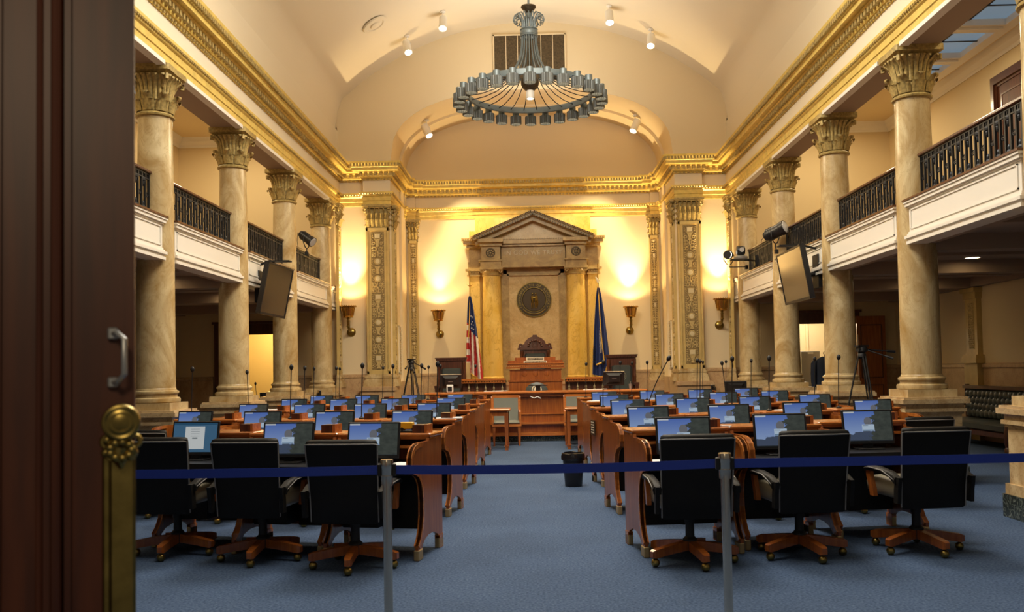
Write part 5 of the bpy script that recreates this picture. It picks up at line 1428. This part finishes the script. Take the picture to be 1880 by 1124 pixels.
# left: on the far left rail
stage((-4.727, 18.6, 4.329), (.75,-.25,-.55), 'black stage spotlight clamped on the left balcony rail')
stage((4.58, 17.0, 4.009), (.55,-.5,.25), 'black stage spotlight clamped beside the second farthest right column', .12, .44, foot=(.02,.02,-.36))
stage((4.262, 19.6, 3.914), (-.55,-1,-.1), 'small round lit lamp at the farthest right column', .085, .14, foot=(.40,.1,-.26), lit=True, name='small_lamp')
PC = (4.45, 19.3, 3.777)
t = thing('dome_camera', 'grey remote video camera on a black bracket by the farthest right column', 'camera', PC)
m = MB(); m.lathe([(.14,0),(.15,.02),(.15,.05),(.10,.08),(.001,.085)],seg=24); m.build('foot', M['silver'], t, True)
m = MB(); m.lathe([(.085,-.085),(.10,-.06),(.10,.06),(.085,.085)],(0,0,.19),20,axis='x'); m.sphere((0,-.02,.19),.092,16,10); hd = m.build('head', M['black'], t, True)
m = MB(); m.lathe([(.05,-.125),(.045,-.11),(.001,-.11)],(0,0,.19),16,axis='y'); m.build('lens', M['glassy'], hd, True)
m = MB(); m.box(-.22,.15,-.12,.12,-.025,-.002); m.bar((.1,0,-.015),(4.86-PC[0],.25,-.02),.05,.03); m.box(4.80-PC[0],4.92-PC[0],.18,.34,-.12,.10); m.build('bracket', M['blackm'], t)

# ------------------------------------------------------------------ tripods
def tripod(name, label, loc, h, spread, rz, handles):
    t = thing(name, label, 'tripod', loc, rz)
    for i in range(3):
        a = 2*PI*i/3 + .5; ca, sa = cos(a), sin(a)
        m = MB(); top = (.05*ca,.05*sa,h-.12)
        for q in (-.02,.02): m.tube([(top[0]-sa*q,top[1]+ca*q,top[2]),(spread*.55*ca-sa*q,spread*.55*sa+ca*q,h*.45)],.011,6)
        m.tube([(spread*.5*ca,spread*.5*sa,h*.5),(spread*ca,spread*sa,.02)],.014,6); m.sphere((spread*ca,spread*sa,.022),.022,8,5)
        m.sphere((spread*.55*ca,spread*.55*sa,h*.45),.035,8,5); m.tube([(spread*.55*ca,spread*.55*sa,h*.45),(0,0,h*.42)],.009,5)
        m.build('leg', M['blackm'], t, True)
    m = MB(); m.lathe([(.03,h-.16),(.06,h-.13),(.06,h-.09),(.045,h-.07),(.065,h-.05),(.065,h+.0),(.05,h+.02)],seg=18); m.box(-.09,.09,-.05,.05,h+.02,h+.045); m.lathe([(.04,-.07),(.045,-.05),(.045,.05),(.04,.07)],(0,0,h-.02),14,axis='x'); m.build('head', M['blackm'], t, True)
    for s, e in handles:
        m = MB(); m.tube([(s*.05,0,h-.02),(s*.05+e[0]*.6,e[1]*.6,h-.02+e[2]*.6),(s*.05+e[0],e[1],h-.02+e[2])],.010,6)
        p1 = Vector((s*.05+e[0],e[1],h-.02+e[2])); d = Vector(e).normalized(); m.tube([p1,p1+d*.12],[.016,.02],8); m.build('pan_handle', M['black'], t, True)
tripod('camera_tripod', 'empty black camera tripod standing between the nearest two right columns', (4.761, 13.2, 0.0), 1.72, .42, .3, [(1,(.20,-.18,-.10)),(1,(.30,-.10,-.03))])
TLp = (-2.61, 18.9, 0.0)
tripod('camera_tripod', 'black camera tripod by the left pilasters near the striped flag', TLp, 1.72, .42, 1.1, [(-1,(-.18,-.2,-.16)),(-1,(-.26,-.1,-.10)),(1,(.16,-.1,-.10))])
t = thing('camera_bag', 'dark equipment bag lying between the legs of left tripod', 'bag', (TLp[0]-.02,TLp[1]-.05,0))
m = MB(); m.bbox(-.16,.16,-.12,.12,.0,.26,.04); m.build('bag_body', M['blackm'], t, True)
m = MB(); m.tube([(-.12,0,.25),(-.08,0,.34),(.08,0,.34),(.12,0,.25)],.012,6); m.build('strap', M['greypl'], t, True)
# thin poles by the open right door
for x, y, h, lb in ((7.35,20.6,2.15,'taller thin pale pole leaning by the open right door'),(7.05,20.6,1.95,'shorter thin pale pole beside the right tripod')):
    t = thing('light_stand', lb, 'stand', (x,y,0)); m = MB(); m.cyl((0,0,0.02),(0,0,h),.013,.008,seg=8); m.build('pole', M['medal'], t, True)
    m = MB()
    for i in range(3): a = 2*PI*i/3; m.tube([(0,0,.35),(.2*cos(a),.2*sin(a),.01)],.008,5)
    m.build('feet', M['blackm'], t, True)

# ------------------------------------------------------------------ barrier posts and belts
def post(x, y, label, belts):
    t = thing('barrier_post', label, 'barrier', (x,y,0))
    m = MB(); m.lathe([(.18,0),(.18,.015),(.16,.03),(.05,.04),(.03,.05)],seg=36); m.build('foot', M['chrome'], t, True)
    m = MB(); m.lathe([(.0255,.04),(.0255,.86)],seg=24); m.build('pole', M['chrome'], t, True)
    m = MB(); m.lathe([(.034,.855),(.034,.945),(.036,.95),(.036,.995),(.034,1.0),(.001,1.002)],seg=28); m.lathe([(.037,.905),(.037,.91)],seg=28); m.build('head', M['chrome'], t, True)
    for q in (-1,1): m = MB(); m.bbox(q*.030,q*.052,-.018,.018,.905,.975,.004); m.build('belt_clip', M['blackm'], t)
    for (x1, y1, z1, sag) in belts:
        m = MB(); n = 16; vs = []; s = 1 if x1 > x else -1
        for i in range(n+1):
            u = i/n; X = (x+s*.05)+(x1-x-s*.05)*u - x; Y = (y1-y)*u; Z = .94+(z1-.94)*u - sag*4*u*(1-u)
            vs.append([(X,Y-.0007,Z-.026),(X,Y-.0007,Z+.026),(X,Y+.0007,Z+.026),(X,Y+.0007,Z-.026)])
        m.rings(vs); m.build('belt', M['belt'], t, True)
post(-.86,5.15,'steel barrier post left of the aisle with blue belts',[(1.02,5.2,.94,.012),(-3.3,5.25,.945,.012)])
post(1.075,5.2,'steel barrier post right of the aisle in front of swivel chair',[(4.4,5.3,.95,.006)])

# ------------------------------------------------------------------ open door in the foreground
t = thing('entrance_door', 'dark wooden door leaf with brass handle filling the left edge', 'door', (-.822-.468*cos(.40),1.83-.468*sin(.40),0), .40)
m = MB(); x0, x1 = -.62, .468
m.box(x0,x1,0,.05,.02,2.9)
m.box(x1-.116,x1,-.012,0,.02,2.9); m.box(x0,x0+.2,-.012,0,.02,2.9)
for z0,z1 in ((.02,.30),(1.64,1.66),(2.75,2.9)): pass
m.build('leaf', M['doorw'], t)
m = MB()
for o, w_, d_ in ((.116,.012,.024),(.131,.02,.034),(.153,.012,.020)): m.box(x1-o-w_,x1-o,-d_,0,.10,2.8)
m.tube([(x1-.141,-.034,.1),(x1-.141,-.034,2.8)],.010,8); m.tube([(x1-.172,-.012,.1),(x1-.172,-.012,2.8)],.007,8)
m.box(x0+.22,x1-.24,-.012,0,.4,2.7)
m.build('panel_moulding', M['doorw'], t)
m = MB(); xh = x1-.028
m.bbox(xh-.022,xh-.002,-.028,-.012,1.575,1.60,.003); m.bbox(xh-.022,xh-.002,-.028,-.012,1.478,1.50,.003)
m.tube([(xh-.012,-.02,1.588),(xh-.004,-.05,1.588),(xh+.010,-.062,1.575),(xh+.010,-.062,1.505),(xh-.002,-.05,1.49),(xh-.012,-.02,1.489)],.0058,10); m.build('pull_handle', M['silver'], t, True)
m = MB(); xp = x1-.060
m.bbox(xp+.012,x1+.002,-.030,-.012,.02,1.36,.006); m.bbox(xp,xp+.02,-.022,-.012,.02,1.36,.004); pp = m.build('brass_push_plate', M['oldbrass'], t, True)
m = MB(); xc = x1-.024
m.lathe([(.036,-.03),(.036,-.062),(.026,-.07),(.001,-.072)],(xc,0,1.41),28,axis='y'); m.torus((xc,-.066,1.41),.030,.006,'y',28,8); m.torus((xc,-.068,1.41),.018,.004,'y',20,6)
for i in range(9):
    a = i*2*PI/9; m.sphere((xc+.020*cos(a),-.058,1.355+.016*sin(a)),.010,8,5)

for s_ in (-1,1):
    m.torus((xc+s_*.024,-.05,1.372),.011,.005,'y',14,6); m.torus((xc+s_*.016,-.055,1.346),.009,.0045,'y',12,6)
m.sphere((xc-.024,-.05,1.375),.010,8,6); m.sphere((xc-.026,-.05,1.35),.011,8,6); m.sphere((xc+.022,-.055,1.35),.010,8,6); m.tube([(xc,-.05,1.36),(xc-.004,-.05,1.335),(xc,-.045,1.318)],[.016,.014,.004],8)
m.build('ornament', M['oldbrass'], pp, True)

# ------------------------------------------------------------------ lights
def light(kind, name, loc, energy, col, **k):
    d = bpy.data.lights.new(name, kind); d.energy = energy; d.color = col
    for a, b in k.items():
        if a not in ('rot','aim'): setattr(d, a, b)
    o = bpy.data.objects.new(name, d); COL.objects.link(o); o.location = loc
    if 'rot' in k: o.rotation_euler = k['rot']
    if 'aim' in k: o.rotation_euler = Vector(k['aim']).to_track_quat('-Z','Y').to_euler()
    return o
AMB = (1,.69,.31); WARM = (1,.80,.52); NEU = (1,.94,.84)
for i, (x,y,z) in enumerate(SL):
    outer = i in (0,3)
    light('SPOT','sconce_light',(x,y,z), 36 if outer else 48, AMB, spot_size=math.radians(140), spot_blend=.4, shadow_soft_size=.04, aim=(0,0,1))
    light('SPOT','sconce_beam',(x,y+.04,z), (700,380,720,700)[i], (1,.76,.41), spot_size=math.radians(62), spot_blend=1.0, shadow_soft_size=.03, aim=(0,.07,1))
for p_, d_ in spots[2:4]: light('SPOT','alcove_spot', tuple(p_+d_*.05), 800, (1,.78,.42), spot_size=math.radians(70), spot_blend=.6, shadow_soft_size=.06, aim=(-p_.x*.7, .55, -4.2))
for p_, d_ in spots[:2]+spots[4:]: light('SPOT','vault_spot', tuple(p_+d_*.05), 150, WARM, spot_size=math.radians(80), spot_blend=.6, shadow_soft_size=.06, aim=tuple(d_))
light('AREA','chandelier_glow',(0,CY,6.2), 230, WARM, shape='DISK', size=2.6, rot=(0,0,0))
for y, e_ in ((6.0,190),(11.0,470)): light('AREA','chamber_fill',(0,y,8.6), e_, NEU, shape='RECTANGLE', size=3.0, size_y=2.4, rot=(0,0,0))  # unseen area lights added as overhead fill
for y in (13.0, 19.0): light('AREA','vault_fill',(0,y,6.9), 95, NEU, shape='DISK', size=2.2, rot=(PI,0,0))  # unseen upward lights added to brighten the vault
for y in (7.0,): light('AREA','vault_fill',(0,y,6.9), 420, (.95,.97,1), shape='DISK', size=3, rot=(PI,0,0))  # cool one, also added unseen, whitens the near vault
for s in (-1,1):
    for y in (9.5,15.5,19.5): light('AREA','gallery_lamp',(s*6.7,y,7.05), 60, (1,.80,.50), shape='DISK', size=.7, rot=(0,0,0))
    light('POINT','hall_lamp',(s*6.8,23.3,2.7), 65 if s>0 else 70, (1,.90,.70) if s>0 else (1,.72,.25), shadow_soft_size=.15)
for x, y in DL: light('SPOT','downlight_beam',(x,y,3.06), 8, (1,.76,.45), spot_size=math.radians(110), spot_blend=.8, shadow_soft_size=.08, aim=(0,0,-1))
light('AREA','door_fill',(-.3,-.6,2.9), 14, WARM, shape='DISK', size=.5, rot=(.9,0,.2))  # unseen light added behind the camera to lift the dark door
w = bpy.data.worlds.new('room_air'); SC.world = w; w.use_nodes = True
bg = w.node_tree.nodes['Background']; bg.inputs[0].default_value = (1,.88,.72,1); bg.inputs[1].default_value = .10

# ------------------------------------------------------------------ camera
f_px = 1650.; PXc, PYc = 950., 615.
cd = bpy.data.cameras.new('camera'); cam = bpy.data.objects.new('camera', cd); COL.objects.link(cam); SC.camera = cam
cd.sensor_fit = 'HORIZONTAL'; cd.sensor_width = 36; cd.lens = f_px/1880*36
cd.shift_x = -(PXc-940)/1880; cd.shift_y = (PYc-562)/1880
cd.clip_start = .1; cd.clip_end = 200
VX, VY, ROLL = 983., 678., -.0192
yv = Vector(((VX-PXc)/f_px, -(VY-PYc)/f_px, -1)).normalized()
# find world up in camera axes: perpendicular to yv, image direction (ROLL,1) at the vanishing point
e1 = Vector((0,1,0)).cross(yv).normalized(); e2 = yv.cross(e1).normalized()
def tilt(a):
    z = e2*cos(a)+e1*sin(a); dx = (z.x*-yv.z + yv.x*z.z)/yv.z**2; dy = (z.y*-yv.z + yv.y*z.z)/yv.z**2
    if dy < 0: z = -z; dx, dy = -dx, -dy
    return dx/dy - ROLL, z
lo, hi = -.2, .2; flo = tilt(lo)[0]
for _ in range(60):
    mid = (lo+hi)/2
    if (tilt(mid)[0] > 0) == (flo > 0): lo = mid
    else: hi = mid
zv = tilt((lo+hi)/2)[1]; xv = yv.cross(zv)
Rm = Matrix((xv, yv, zv)).to_4x4()      # rows: world axes seen in camera axes = camera-to-world rotation
cam.matrix_world = Matrix.Translation((0,0,1.5)) @ Rm
cd.dof.use_dof = True; cd.dof.focus_distance = 12.0; cd.dof.aperture_fstop = 4.5
SC.view_settings.view_transform = 'Standard'; SC.view_settings.look = 'None'; SC.view_settings.gamma = 1; SC.view_settings.exposure = 0.20
